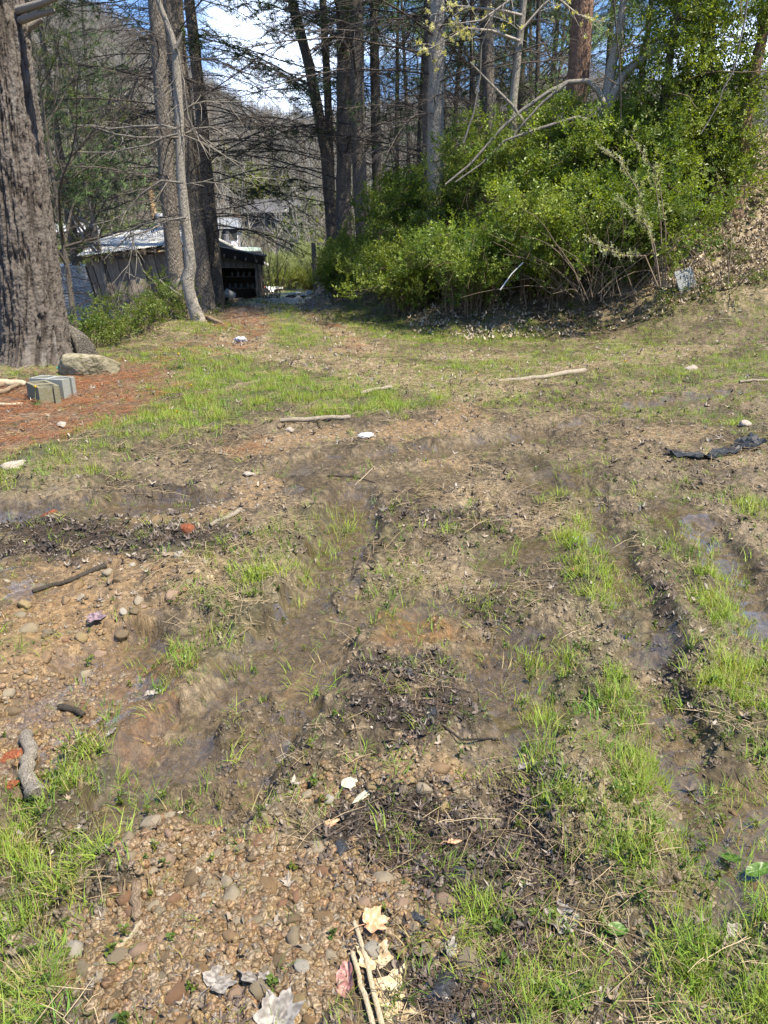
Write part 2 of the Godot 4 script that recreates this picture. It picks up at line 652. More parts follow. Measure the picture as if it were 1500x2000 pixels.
	stroke(GRAVEL, 0.12, 0.45, [-0.17, 1.77, 0.02, 1.84, 0.15, 1.79])
	stroke(GRAVEL, 0.14, 0.5, [0.01, 1.31, 0.12, 1.26])
	stroke(GRAVEL, 0.3, 0.75, [-1.33, 4.00, -0.98, 4.18, -0.90, 4.57])
	stroke(GRAVEL, 0.35, 0.7, [-0.97, 5.45, -0.55, 5.92])
	stroke(GRAVEL, 0.35, 0.7, [0.04, 5.92, 0.53, 6.28, 0.78, 6.90])
	stroke(GRAVEL, 0.4, 0.6, [-1.44, 11.06, -0.86, 11.38, -0.08, 11.06])
	stroke(GRAVEL, 0.4, 0.5, [0.65, 9.47, 1.19, 8.63])
	stroke(GRAVEL, 0.3, 0.5, [2.05, 5.75, 2.52, 5.92])
	stroke(GRAVEL, 0.3, 0.5, [0.30, 5.31, 0.47, 5.04])
	# dark rotted matter
	stroke(DARK, 0.16, 1.0, [-0.02, 2.31, 0.09, 2.28, 0.19, 2.38])
	stroke(DARK, 0.17, 1.0, [0.03, 2.01, 0.17, 2.07])
	stroke(DARK, 0.14, 0.8, [-0.08, 1.55, 0.04, 1.59, 0.18, 1.59])
	stroke(DARK, 0.15, 0.8, [-0.07, 1.48, 0.06, 1.42, 0.20, 1.48])
	stroke(DARK, 0.16, 0.9, [0.03, 1.23, 0.13, 1.17, 0.16, 1.10])
	stroke(DARK, 0.14, 0.8, [0.37, 1.71, 0.36, 1.48])
	stroke(DARK, 0.2, 0.7, [0.22, 1.35, 0.29, 1.23])
	stroke(DARK, 0.35, 0.8, [-2.12, 3.92, -1.74, 3.69, -1.38, 3.62])
	stroke(DARK, 0.3, 0.7, [-1.05, 3.48, -0.91, 3.69])
	stroke(DARK, 0.25, 0.7, [-1.54, 4.18, -1.30, 4.47])
	stroke(DARK, 0.12, 0.8, [-0.38, 1.10, -0.30, 1.13])
	stroke(DARK, 0.3, 0.55, [0.21, 4.09, 0.44, 4.00])
	stroke(DARK, 0.2, 0.6, [0.37, 2.31, 0.53, 2.56, 0.46, 2.82])
	stroke(DARK, 0.07, 0.8, [1.27, 3.07, 1.13, 2.60, 1.02, 2.15])
	stroke(DARK, 0.1, 0.6, [0.98, 1.84, 0.88, 1.53])
	stroke(DARK, 0.5, 0.35, [-0.98, 9.47, -2.28, 9.47])
	# rusty silt
	stroke(ORANGE, 0.17, 0.9, [0.06, 2.60, 0.21, 2.64])
	stroke(ORANGE, 0.26, 0.45, [0.35, 2.60, 0.44, 2.41])
	stroke(ORANGE, 0.26, 0.75, [-0.94, 2.41, -1.00, 2.24, -0.89, 2.04])
	stroke(ORANGE, 0.3, 0.5, [-1.33, 2.68, -1.53, 2.86])
	stroke(ORANGE, 0.3, 0.5, [-0.52, 1.23, -0.35, 1.23, -0.22, 1.19])
	stroke(ORANGE, 0.14, 0.6, [-0.82, 2.04, -0.79, 1.98])
	stroke(ORANGE, 0.2, 0.35, [-0.57, 2.09, -0.21, 2.45])
	# fallen pine needles
	stroke(NEEDLE, 0.9, 1.0, [-3.54, 6.90, -3.47, 7.93, -3.24, 9.03])
	stroke(NEEDLE, 0.6, 0.8, [-2.90, 5.92, -2.74, 6.48, -2.59, 7.93])
	stroke(NEEDLE, 0.7, 0.7, [-3.57, 19.67, -2.69, 14.20])
	stroke(NEEDLE, 0.6, 0.5, [-3.20, 9.47, -2.80, 12.45])
	stroke(NEEDLE, 0.3, 0.4, [-1.11, 5.75, -1.29, 5.45])
	# dead straw and dry trash
	stroke(STRAW, 0.9, 0.8, [-1.08, 10.48, 0.30, 8.63, 1.10, 7.93])
	stroke(STRAW, 0.8, 0.7, [1.08, 10.48, 2.28, 9.47, 3.95, 10.48])
	stroke(STRAW, 1.0, 0.9, [4.83, 17.96, 7.26, 19.67, 40.43, 83.46])
	stroke(STRAW, 0.9, 0.7, [4.50, 13.27, 7.53, 15.27])
	stroke(NEEDLE, 0.4, 0.4, [-2.23, 11.06, -2.48, 13.27, -3.64, 21.75])
	stroke(NEEDLE, 0.35, 0.4, [-0.48, 11.72, -1.01, 14.20, -2.01, 20.66])
	stroke(STRAW, 0.4, 0.6, [-0.65, 9.47, -0.34, 9.95])
	stroke(STRAW, 0.5, 0.6, [-4.14, 14.20, -3.06, 12.85])
	stroke(STRAW, 0.7, 0.4, [1.94, 6.09, 2.53, 5.45])
	stroke(STRAW, 0.4, 0.4, [0.49, 4.47, 0.90, 4.09])
	stroke(STRAW, 0.2, 0.5, [-0.90, 3.01, -0.81, 3.23])
	stroke(STRAW, 0.2, 0.4, [0.13, 3.35, 0.35, 3.07])
	stroke(STRAW, 0.6, 1.2, [-2.23, 11.06, -2.48, 13.27, -3.64, 21.75])
	stroke(STRAW, 0.52, 1.2, [-0.48, 11.72, -1.01, 14.20, -2.01, 20.66])
	stroke(STRAW, 1.6, 0.9, [5.6, 13.2, 7.0, 13.8, 8.6, 15.0])
	stroke(STRAW, 1.4, 0.8, [6.4, 15.2, 8.4, 17.0])
	stroke(GRASS, 1.3, 0.45, [5.5, 12.4, 8.0, 13.6])
	# wheel tracks
	stroke(RAISE, 0.17, -0.075, [-0.21, 4.42, -0.21, 3.41])
	stroke(RAISE, 0.15, -0.06, [-0.27, 3.23, -0.34, 2.73, -0.51, 2.24, -0.69, 1.98, -0.73, 1.66])
	stroke(RAISE, 0.14, -0.055, [-0.11, 2.96, -0.19, 2.64, -0.28, 2.31, -0.41, 1.98, -0.48, 1.75])
	stroke(RAISE, 0.13, -0.05, [1.28, 4.37, 1.13, 3.23, 1.04, 2.56, 0.96, 2.09, 0.91, 1.71, 0.83, 1.35])
	stroke(RAISE, 0.12, -0.05, [1.83, 3.84, 1.70, 3.23, 1.54, 2.60])
	stroke(RAISE, 0.3, -0.04, [0.41, 2.60, 0.45, 2.31])
	stroke(RAISE, 0.22, -0.06, [3.82, 7.38, 2.90, 7.14, 2.42, 6.90])
	stroke(RAISE, 0.2, -0.06, [1.89, 6.38, 1.63, 6.24])
	stroke(RAISE, 0.2, -0.045, [1.30, 5.92, 0.81, 5.68, 0.31, 5.38, -0.26, 5.10])
	stroke(RAISE, 0.2, -0.045, [-0.37, 5.17, -0.68, 4.98])
	stroke(RAISE, 0.2, -0.05, [-1.13, 4.42, -1.55, 4.22, -1.98, 4.13, -2.34, 4.00])
	stroke(RAISE, 0.16, -0.04, [0.97, 5.17, 1.12, 4.68, 1.37, 4.47])
	stroke(RAISE, 0.22, -0.05, [-0.98, 2.52, -1.01, 2.28, -1.15, 2.09])
	stroke(RAISE, 0.12, -0.05, [-1.10, 1.91, -1.11, 1.79])
	stroke(RAISE, 0.35, -0.05, [-3.64, 21.75, -2.43, 13.27])
	stroke(RAISE, 0.35, -0.05, [-2.01, 20.66, -1.06, 14.20])
	stroke(RAISE, 0.3, -0.05, [1.03, 1.59, 1.06, 1.71])
	stroke(RAISE, 0.3, 0.05, [0.09, 2.12, 0.02, 2.04])
	stroke(RAISE, 0.5, 0.06, [-2.28, 5.31, -1.89, 5.92])
	stroke(RAISE, 0.25, 0.05, [0.62, 1.88, 0.57, 1.62])
	stroke(RAISE, 0.25, 0.05, [-0.54, 3.41, -0.59, 2.82])
	stroke(RAISE, 0.2, 0.05, [-0.67, 1.55, -0.79, 1.59])
	stroke(RAISE, 0.3, 0.05, [-1.01, 3.35, -0.99, 2.82])
	stroke(RAISE, 0.7, 0.12, [-3.15, 13.27, -3.95, 14.20])
	# standing and seeping water
	stroke(WET, 0.16, 1.0, [-0.19, 4.32, -0.21, 3.48])
	stroke(WET, 0.15, 0.95, [-0.27, 3.17, -0.34, 2.68, -0.51, 2.24, -0.69, 1.98, -0.74, 1.68])
	stroke(WET, 0.13, 0.75, [-0.14, 2.91, -0.28, 2.31, -0.41, 1.98, -0.48, 1.75])
	stroke(WET, 0.24, 1.0, [0.36, 2.52, 0.45, 2.34, 0.53, 2.60])
	stroke(WET, 0.18, 0.9, [0.39, 2.18, 0.47, 2.15, 0.35, 1.98])
	stroke(WET, 0.2, 0.9, [0.06, 2.60, 0.21, 2.73])
	stroke(WET, 0.22, 1.0, [-0.98, 2.52, -1.01, 2.28, -1.15, 2.09])
	stroke(WET, 0.18, 0.9, [-0.86, 2.28, -0.82, 1.98])
	stroke(WET, 0.12, 1.0, [-1.10, 1.91, -1.11, 1.79])
	stroke(WET, 0.13, 0.8, [1.26, 4.18, 1.13, 3.23, 1.04, 2.56])
	stroke(WET, 0.11, 0.8, [0.97, 2.15, 0.91, 1.75, 0.86, 1.45])
	stroke(WET, 0.22, 0.95, [1.05, 4.68, 1.37, 4.47])
	stroke(WET, 0.25, 0.9, [1.04, 5.17, 1.15, 4.80])
	stroke(WET, 0.22, 1.0, [3.82, 7.38, 2.90, 7.14, 2.33, 6.90])
	stroke(WET, 0.2, 1.0, [1.89, 6.38, 1.59, 6.24])
	stroke(WET, 0.2, 0.85, [1.30, 5.92, 0.81, 5.68, 0.31, 5.38, -0.26, 5.10])
	stroke(WET, 0.18, 0.9, [-0.37, 5.17, -0.68, 4.98])
	stroke(WET, 0.2, 0.95, [-1.13, 4.42, -1.55, 4.22, -1.98, 4.13, -2.34, 4.00])
	stroke(WET, 0.2, 0.9, [1.69, 4.00, 1.71, 3.76])
	stroke(WET, 0.15, 0.9, [1.76, 3.62, 1.67, 3.17, 1.58, 2.68])
	stroke(WET, 0.2, 1.0, [1.60, 2.91, 1.58, 2.68])
	stroke(WET, 0.2, 1.0, [1.03, 1.59, 1.04, 1.71, 0.96, 1.48])
	stroke(WET, 0.15, 0.8, [0.80, 3.55, 0.51, 3.35])
	stroke(WET, 0.25, 0.6, [-0.42, 4.47, -0.10, 4.68, 0.35, 4.80])
	stroke(WET, 0.15, 0.7, [-1.60, 3.01, -1.77, 3.17])

# ---------------------------------------------------------------- ground, water
func build_ground() -> void:
	var rows := PackedFloat32Array()
	var r := 0.12
	while r < 620.0:
		rows.append(r)
		if r < 0.85:
			r *= 1.12
		elif r < 7.0:
			r *= 1.0047
		elif r < 16.0:
			r *= 1.007
		elif r < 40.0:
			r *= 1.016
		else:
			r *= 1.03
	var cols := PackedFloat32Array()
	var a := -40.0
	while a < 40.01:
		cols.append(deg_to_rad(a))
		a += 0.135
	a += 2.0
	while a < 318.0:
		cols.append(deg_to_rad(a))
		a += 4.0
	cols.append(cols[0] + TAU)
	var nc := cols.size()
	var v := PackedVector3Array()
	var c := PackedColorArray()
	var uv := PackedVector2Array()
	v.resize(rows.size() * nc)
	c.resize(rows.size() * nc)
	uv.resize(rows.size() * nc)
	var sc := PackedVector2Array()
	for x in cols:
		sc.append(Vector2(sin(x), cos(x)))
	var at := 0
	for i in rows.size():
		var rad := rows[i]
		var skip := rad > 60.0
		for k in nc:
			var x := sc[k].x * rad
			var d := sc[k].y * rad
			v[at] = Vector3(x, ground_h(x, d), -d)
			c[at] = ground_color(x, d)
			uv[at] = Vector2(x, d)
			at += 1
	var ix := PackedInt32Array()
	ix.resize((rows.size() - 1) * (nc - 1) * 6)
	at = 0
	for i in rows.size() - 1:
		for k in nc - 1:
			var p := i * nc + k
			var q := p + nc
			ix[at] = p
			ix[at + 1] = q
			ix[at + 2] = p + 1
			ix[at + 3] = p + 1
			ix[at + 4] = q
			ix[at + 5] = q + 1
			at += 6
	var arr := []
	arr.resize(Mesh.ARRAY_MAX)
	arr[Mesh.ARRAY_VERTEX] = v
	arr[Mesh.ARRAY_COLOR] = c
	arr[Mesh.ARRAY_TEX_UV] = uv
	arr[Mesh.ARRAY_INDEX] = ix
	var st := SurfaceTool.new()
	st.create_from_arrays(arr)
	st.generate_normals()
	var gm := mat(Color.WHITE, 0.85, 0.35)
	gm.vertex_color_use_as_albedo = true
	gm.albedo_texture = noise_tex(41, 0.016, 7, Color(0.72, 0.72, 0.72), Color.WHITE, 1024, false, 0.3, 0.7)
	gm.roughness_texture = noise_tex(42, 0.012, 5, Color(0.42, 0.42, 0.42), Color.WHITE, 512, false, 0.35, 0.6)
	gm.roughness_texture_channel = BaseMaterial3D.TEXTURE_CHANNEL_RED
	gm.heightmap_enabled = true
	gm.heightmap_texture = noise_tex(43, 0.018, 8, Color.BLACK, Color.WHITE, 1024)
	gm.heightmap_scale = 1.0
	gm.uv1_scale = Vector3(1.37, 1.37, 1)
	ground = structure("ground", st.commit(), gm)

func build_water() -> void:
	var b := Build.new()
	var step := 2
	var idx := {}
	for j in range(40, 480, step):
		for i in range(0, NX - step, step):
			var k := j * NX + i
			if maxf(maxf(mw[k], mw[k + step]), maxf(mw[k + step * NX], mw[k + step * NX + step])) < 0.42:
				continue
			var corner := []
			for q in [k, k + step, k + step * NX + step, k + step * NX]:
				if not idx.has(q):
					var x: float = X0 + (int(q) % NX) * CS
					var d: float = (int(q) / NX) * CS
					idx[q] = b.v.size()
					b.v.append(Vector3(x, smooth_h(x, d) + 0.016 * (mw[q] - 0.45), -d))
					b.uv.append(Vector2(x, d))
				corner.append(idx[q])
			b.ix.append_array([corner[0], corner[2], corner[1], corner[0], corner[3], corner[2]])
	var st := SurfaceTool.new()
	st.begin(Mesh.PRIMITIVE_TRIANGLES)
	for q in b.v.size():
		st.set_uv(b.uv[q])
		st.add_vertex(b.v[q])
	for q in b.ix:
		st.add_index(q)
	st.generate_normals()
	var wm := mat(Color(0.4, 0.32, 0.2, 0.1), 0.04, 0.5)
	wm.transparency = BaseMaterial3D.TRANSPARENCY_ALPHA
	wm.heightmap_enabled = true
	wm.heightmap_texture = noise_tex(51, 0.02, 3, Color.BLACK, Color.WHITE)
	wm.heightmap_scale = 0.25
	wm.uv1_scale = Vector3(2.3, 2.3, 1)
	structure("water", st.commit(), wm)

# ---------------------------------------------------------------- stones, grass, litter
const STONE_TINTS := [[0.42, 0.34, 0.21], [0.5, 0.42, 0.29], [0.34, 0.22, 0.1], [0.38, 0.25, 0.13], [0.55, 0.51, 0.42], [0.33, 0.27, 0.18], [0.43, 0.32, 0.15], [0.46, 0.32, 0.22], [0.24, 0.17, 0.09], [0.38, 0.31, 0.2], [0.48, 0.4, 0.28], [0.34, 0.19, 0.1]]

func stone_tint() -> Color:
	var t: Array = STONE_TINTS[R.randi() % STONE_TINTS.size()]
	var k := rr(0.45, 1.0)
	return Color(t[0] * k, t[1] * k, t[2] * k)

func lie(x: float, d: float, s: Vector3, sink: float, tilt := 0.35) -> Transform3D:
	var b := Basis.from_euler(Vector3(rr(-tilt, tilt), rr(0, TAU), rr(-tilt, tilt))).scaled_local(s)
	return Transform3D(b, on_ground(x, d, -sink))

func free_spot(layer: PackedFloat32Array, x: float, d: float, least := 0.0) -> bool:
	var k := cell(x, d)
	return k >= 0 and layer[k] * (0.75 + 0.9 * N5.get_noise_2d(x * 0.3, d * 0.3)) + least > R.randf()

func near_spot(lo: float, hi: float) -> Vector2:   # spread evenly over how large the ground looks from where one stands
	var d := lo * pow(hi / lo, R.randf())
	return Vector2(rr(-0.8, 0.8) * d, d)

func build_stones() -> void:
	var shapes := []
	for k in 6:
		shapes.append(rock_mesh(60 + k, Vector3(1, 0.62 + 0.08 * (k % 3), 0.75 + 0.1 * (k % 4)) * 0.5, 0.42, 5, 7 + k % 3))
	var wet := tint_mat(0.62)
	wet.metallic_specular = 0.4
	wet.albedo_texture = noise_tex(71, 0.02, 5, Color(0.62, 0.6, 0.58), Color.WHITE, 256, false, 0.3, 0.7)
	var tones := []
	for k in STONE_TINTS.size():
		var t: Array = STONE_TINTS[k]
		var m := mat(lin(t[0] * 0.78, t[1] * 0.76, t[2] * 0.74), 0.5, 0.5)
		tones.append(fine(m, 72, 0.6, 14.0, 0.15) if k == 0 else m)
		if k > 0:
			m.albedo_texture = tones[0].albedo_texture
			m.heightmap_enabled = true
			m.heightmap_texture = tones[0].heightmap_texture
			m.heightmap_scale = 0.15
			m.uv1_triplanar = true
			m.uv1_scale = Vector3.ONE * 14.0
	var big := []
	for k in 6:
		big.append(rock_mesh(80 + k, Vector3(1, 0.58 + 0.08 * (k % 3), 0.7 + 0.1 * (k % 4)) * 0.5, 0.38, 7, 8 + k % 4))
	# the largest stones of the gravel, each one a piece of the ground
	var n := 0
	var tries := 0
	var taken := []
	while n < 298 and tries < 120000:
		tries += 1
		var p := near_spot(1.03, 1.75) if n < 225 else near_spot(1.8, 3.3)
		if not free_spot(mv, p.x, p.y, -0.05):
			continue
		var s := (0.026 + 0.048 * pow(R.randf(), 1.7)) * (0.75 + 0.17 * p.y)
		var ok := true
		for q in taken:
			if p.distance_to(Vector2(q.x, q.y)) < (s + q.z) * 0.4:
				ok = false
				break
		if not ok:
			continue
		taken.append(Vector3(p.x, p.y, s))
		var o := part("pebble", big[R.randi() % 6], tones[R.randi() % tones.size()], ground)
		o.transform = lie(p.x, p.y, Vector3.ONE * s, s * rr(-0.14, 0.02))
		n += 1
	var xf := []
	var col := []
	for k in 6:
		xf.append([])
		col.append(PackedColorArray())
	for k in 170000:
		var p := near_spot(0.95, 11.0) if k < 110000 else near_spot(0.95, 2.4)
		if not free_spot(mv, p.x, p.y, 0.012) or mv[cell(p.x, p.y)] < rr(0.0, 0.75) and R.randf() < 0.93:
			continue
		var s := (0.005 + 0.017 * pow(R.randf(), 2.2)) * (0.75 + 0.12 * p.y)
		if k >= 110000:
			s = 0.009 + 0.029 * pow(R.randf(), 1.6)
		var j := R.randi() % 6
		xf[j].append(lie(p.x, p.y, Vector3.ONE * s, s * rr(-0.14, 0.1)))
		var tc := stone_tint()
		tc = tc.lerp(Color(0.2, 0.13, 0.066) * rr(0.6, 1.25), 0.62)
		if p.y > 3.4:
			tc = tc.lerp(Color(0.4, 0.37, 0.32) * rr(0.6, 1.2), 0.7)
		col[j].append(tc)
	for j in 6:
		scatter("gravel", shapes[j], wet, xf[j], col[j])
	# clods of churned mud
	var cx := []
	var cc := PackedColorArray()
	for k in 130000:
		var p := near_spot(1.0, 9.0)
		var q := cell(p.x, p.y)
		if q < 0 or mv[q] > 0.45 or mn[q] > 0.3 or mw[q] * 0.85 > R.randf() or N1.get_noise_2d(p.y * 3.0, p.x * 3.0) + 0.1 < rr(-0.1, 0.4):
			continue
		var s := (0.006 + 0.018 * pow(R.randf(), 2.0)) * (0.8 + 0.09 * p.y)
		cx.append(lie(p.x, p.y, Vector3(s * rr(0.8, 1.5), s * 0.7, s), s * 0.05, 0.8))
		var c := ground_color(p.x, p.y)
		cc.append(c * rr(0.7, 1.05))
	var mud := tint_mat(0.6)
	mud.metallic_specular = 0.5
	scatter("mud_clods", shapes[2], mud, cx, cc)

func tuft(sd: int, blades: int, tall: float, spread: float, width: float) -> ArrayMesh:
	var rg := RandomNumberGenerator.new()
	rg.seed = sd
	var b := Build.new()
	for k in blades:
		var a := rg.randf_range(0, TAU)
		var h := tall * rg.randf_range(0.45, 1.0)
		var lean := spread * rg.randf_range(0.25, 1.0)
		var out := Vector3(cos(a), 0, sin(a))
		var side := Vector3(-sin(a), 0, cos(a)).rotated(Vector3.UP, rg.randf_range(-0.9, 0.9)) * width * rg.randf_range(0.6, 1.2)
		var root := Vector3(rg.randf_range(-1, 1), 0, rg.randf_range(-1, 1)) * tall * 0.22 - Vector3(0, 0.01, 0)
		var p := root
		var last := [root - side, root + side]
		var g := rg.randf_range(0.75, 1.1)
		b.col = Color(g, g * rg.randf_range(0.93, 1.05), g * rg.randf_range(0.7, 1.1))
		if rg.randf() < 0.16:
			b.col = Color(2.3, 1.35, 1.7)
		for s in 3:
			var t := (s + 1) / 3.0
			var bend := lean * t * 1.25
			p += (Vector3.UP * cos(bend) + out * sin(bend)) * h / 3.0
			var w := side * (1.0 - t)
			var up := (Vector3.UP * sin(bend) - out * cos(bend)).normalized()
			up = (up + Vector3(0, 0.5, 0)).normalized()
			if s < 2:
				var f := b.v.size()
				for q in [last[0], last[1], p + w, p - w]:
					b.v.append(q)
					b.n.append(up)
					b.c.append(b.col)
					b.uv.append(Vector2.ZERO)
				if -(last[1] - last[0]).cross(p - last[0]).dot(up) >= 0.0:
					b.ix.append_array([f, f + 1, f + 2, f, f + 2, f + 3])
				else:
					b.ix.append_array([f, f + 2, f + 1, f, f + 3, f + 2])
			else:
				b.tri(last[0], last[1], p, up)
			last = [p - w, p + w]
	return b.mesh(true)

func flake(sd: int, n: int, size: float, lobes: int, curl: float) -> ArrayMesh:   # a dead leaf: lobed outline, curled
	var rg := RandomNumberGenerator.new()
	rg.seed = sd
	var b := Build.new()
	var rim := []
	for k in n:
		var a := TAU * k / n
		var r := size * (0.62 + 0.38 * cos(a * lobes) + rg.randf_range(-0.08, 0.08)) if lobes > 1 else size * (0.5 + rg.randf_range(-0.1, 0.1))
		var p := Vector3(cos(a) * r, 0, sin(a) * r * (0.55 if lobes <= 1 else 0.9))
		p.y = curl * size * (p.x * p.x * 0.5 + p.z * p.z * 1.6) / (size * size) + rg.randf_range(-0.1, 0.1) * size * curl
		rim.append(p)
	for k in n:
		b.tri(Vector3.ZERO, rim[(k + 1) % n], rim[k])
	return b.mesh()

func build_grass() -> void:
	var gm := tint_mat(0.55, 0.85)
	var kinds := [tuft(1, 8, 0.12, 0.9, 0.0022), tuft(2, 7, 0.075, 1.3, 0.002), tuft(3, 7, 0.1, 1.75, 0.0022), tuft(4, 8, 0.05, 1.3, 0.002)]
	var xf := [[], [], [], []]
	var col := [PackedColorArray(), PackedColorArray(), PackedColorArray(), PackedColorArray()]
	for k in 290000:
		var p := near_spot(1.0, 23.5) if k < 225000 else near_spot(6.0, 23.5)
		var q := cell(p.x, p.y)
		if q < 0:
			continue
		var patch := N4.get_noise_2d(p.x * 1.9 + 30.0, p.y * 1.9)
		var g := mg[q] * (0.7 + 1.4 * patch)
		if p.y < 6.0:
			g = mg[q] * (0.5 + 1.5 * patch) * 0.8 + 0.05 * maxf(0.0, patch * 3.0)
		g *= 1.0 - 0.55 * mw[q]
		if p.y < 6.0:
			g *= 0.12 + 0.75 * smoothstep(-0.15, 0.3, N5.get_noise_2d(p.x * 0.25, p.y * 0.25))
		if p.y > 6.0:
			g = g * 0.85 + (0.3 + 0.7 * maxf(0.0, patch + 0.05)) * smoothstep(6.0, 8.0, p.y) * (1.0 - maxf(mn[q], 0.8 * maxf(0.0, ms[q] * 2.0 - 1.0)))
		else:
			g += 0.02
		if R.randf() > g or mv[q] > 0.6 and R.randf() < 0.8:
			continue
		var tall := mg[q] > 0.6 and patch > -0.15
		var j := 0 if tall and R.randf() < 0.5 else (1 + R.randi() % 3)
		var s := rr(0.55, 1.15) * (0.9 + 0.035 * minf(p.y, 12.0))
		if p.y > 7.0 and j > 0:
			s *= 0.85
		xf[j].append(Transform3D(Basis.from_euler(Vector3(rr(-0.3, 0.3), rr(0, TAU), rr(-0.3, 0.3))).scaled_local(Vector3(s, s * rr(0.8, 1.1), s)), on_ground(p.x, p.y, -0.004)))
		var y := clampf(0.5 + patch * 0.8 + rr(-0.35, 0.35), 0.0, 1.0)
		var c := Color(0.125, 0.26, 0.037).lerp(Color(0.28, 0.36, 0.06), y)
		if R.randf() < 0.12:
			c = Color(0.34, 0.28, 0.14)
		col[j].append(c * rr(0.75, 1.15))
	for j in 4:
		scatter("grass", kinds[j], gm, xf[j], col[j])
	# small clover and chickweed between the blades
	var cx := []
	var cc := PackedColorArray()
	for k in 9000:
		var p := near_spot(1.0, 7.5)
		var q := cell(p.x, p.y)
		if q < 0 or R.randf() > 0.03 + mg[q] * 0.35 * maxf(0.0, 0.4 + 2.0 * N4.get_noise_2d(p.x * 2.5, p.y * 2.5 + 50.0)):
			continue
		cx.append(Transform3D(Basis.from_euler(Vector3(rr(-0.6, 0.6), rr(0, TAU), rr(-0.6, 0.6))) * rr(0.5, 1.2), on_ground(p.x, p.y)))
		cc.append(Color(0.09, 0.17, 0.03).lerp(Color(0.2, 0.25, 0.05), R.randf()) * rr(0.7, 1.1))
	scatter("clover", sprig_mesh(7, 7, 0.035, 0.014, 0.75, 1), leaf_mat(), cx, cc)
	# dead stems lying about
	var sb := Build.new()
	for k in 7:
		var a := rr(0, TAU)
		var c0 := Vector3(rr(-0.05, 0.05), rr(0.0, 0.012), rr(-0.05, 0.05))
		var l := rr(0.02, 0.07)
		sb.tube([c0 - dir(a, 0.1) * l, c0 + Vector3(0, 0.004, 0), c0 + dir(a + rr(-0.4, 0.4), rr(-0.05, 0.25)) * l], [0.0008, 0.0011, 0.0006], 3)
	var straw := tint_mat(0.7)
	var sx := []
	var scol := PackedColorArray()
	for k in 34000:
		var p := near_spot(1.0, 22.0)
		var q := cell(p.x, p.y)
		if q < 0 or R.randf() > 0.035 + 0.02 * p.y + ms[q] + 0.16 * mk[q] + mn[q] * 0.8 - mw[q] * 0.5 - mv[q] * 0.3:
			continue
		var s := rr(0.6, 1.2) * (0.8 + 0.09 * p.y)
		sx.append(lie(p.x, p.y, Vector3(s, s, s), -0.002, 0.25))
		if mk[q] > R.randf():
			scol.append(Color(0.07, 0.05, 0.035) * rr(0.5, 2.0))
		elif mn[q] > R.randf():
			scol.append(Color(0.3, 0.13, 0.06) * rr(0.6, 1.2))
		else:
			scol.append(Color(0.42, 0.33, 0.2).lerp(Color(0.2, 0.14, 0.08), R.randf()) * rr(0.7, 1.2))
	scatter("dead_grass", sb.mesh(), straw, sx, scol)
	# bits of rotted leaf
	var leaf := tint_mat(0.5, 0.25)
	leaf.metallic_specular = 0.5
	for f in 3:
		var lx := []
		var lc := PackedColorArray()
		for k in 26000:
			var p := near_spot(1.0, 22.0)
			var q := cell(p.x, p.y)
			if q < 0 or R.randf() > 0.1 + 0.75 * mk[q] + 0.4 * ms[q] - 0.5 * mw[q]:
				continue
			var s := rr(0.35, 1.1) * (0.7 + 0.09 * p.y)
			if p.y < 3.0:
				s *= rr(0.5, 1.0)
			lx.append(lie(p.x, p.y, Vector3(s, s, s), -0.006 * s, 0.5))
			var c := Color(0.22, 0.165, 0.11).lerp(Color(0.28, 0.25, 0.21), R.randf()) * rr(0.5, 1.2)
			if mk[q] > R.randf() * 0.8:
				c = Color(0.055, 0.042, 0.034) * rr(0.4, 2.6)
			elif p.y < 8.0 and R.randf() < 0.6:
				c = Color(0.11, 0.08, 0.055) * rr(0.5, 1.3)
			lc.append(c)
		scatter("leaf_litter", flake(90 + f, [7, 11, 15][f], [0.022, 0.026, 0.03][f], [1, 3, 5][f], [0.8, 1.1, 0.7][f]), leaf, lx, lc)
	# wood floor beyond the bank
	var fx := []
	var fc := PackedColorArray()
	for k in 24000:
		var p := Vector2(rr(0.5, 14.0), rr(11.0, 26.0)) if k < 16000 else Vector2(rr(4.5, 10.0), rr(11.5, 18.0))
		if bank(p.x, p.y) < -0.3 or p.y - 0.9 * absf(p.x) < 1.0:
			continue
		fx.append(lie(p.x, p.y, Vector3.ONE * rr(1.0, 2.6), -0.02, 0.5))
		fc.append(Color(0.36, 0.26, 0.16).lerp(Color(0.46, 0.4, 0.32), R.randf()) * rr(0.5, 1.1))
	scatter("leaf_litter", flake(95, 9, 0.03, 3, 1.0), leaf, fx, fc)
	# low green weeds on the bank and among the leaves
	var wx := []
	var wc := PackedColorArray()
	var sprig := sprig_mesh(5, 8, 0.16, 0.034, 0.6)
	for k in 14000:
		var p := Vector2(rr(-7.5, 13.0), rr(8.5, 24.0)) if k < 9000 else Vector2(rr(4.5, 11.0), rr(11.5, 19.0))
		var s := bank(p.x, p.y)
		var here := s > -0.8 and N4.get_noise_2d(p.x * 0.7, p.y * 0.7) > rr(-0.05, 0.4) or p.x < -4.0 and p.y > 12.0 and p.x > -8.0 and R.randf() < 0.3
		if not here:
			continue
		wx.append(Transform3D(Basis.from_euler(Vector3(rr(-0.5, 0.5), rr(0, TAU), rr(-0.5, 0.5))) * rr(0.6, 1.3), on_ground(p.x, p.y)))
		wc.append(Color(0.11, 0.18, 0.035).lerp(Color(0.2, 0.24, 0.06), R.randf()) * rr(0.6, 1.1))
	scatter("weeds", sprig, leaf_mat(), wx, wc)

var leaf_material: StandardMaterial3D
func leaf_mat() -> StandardMaterial3D:
	if leaf_material == null:
		leaf_material = tint_mat(0.42, 1.0)
		leaf_material.metallic_specular = 0.5
	return leaf_material

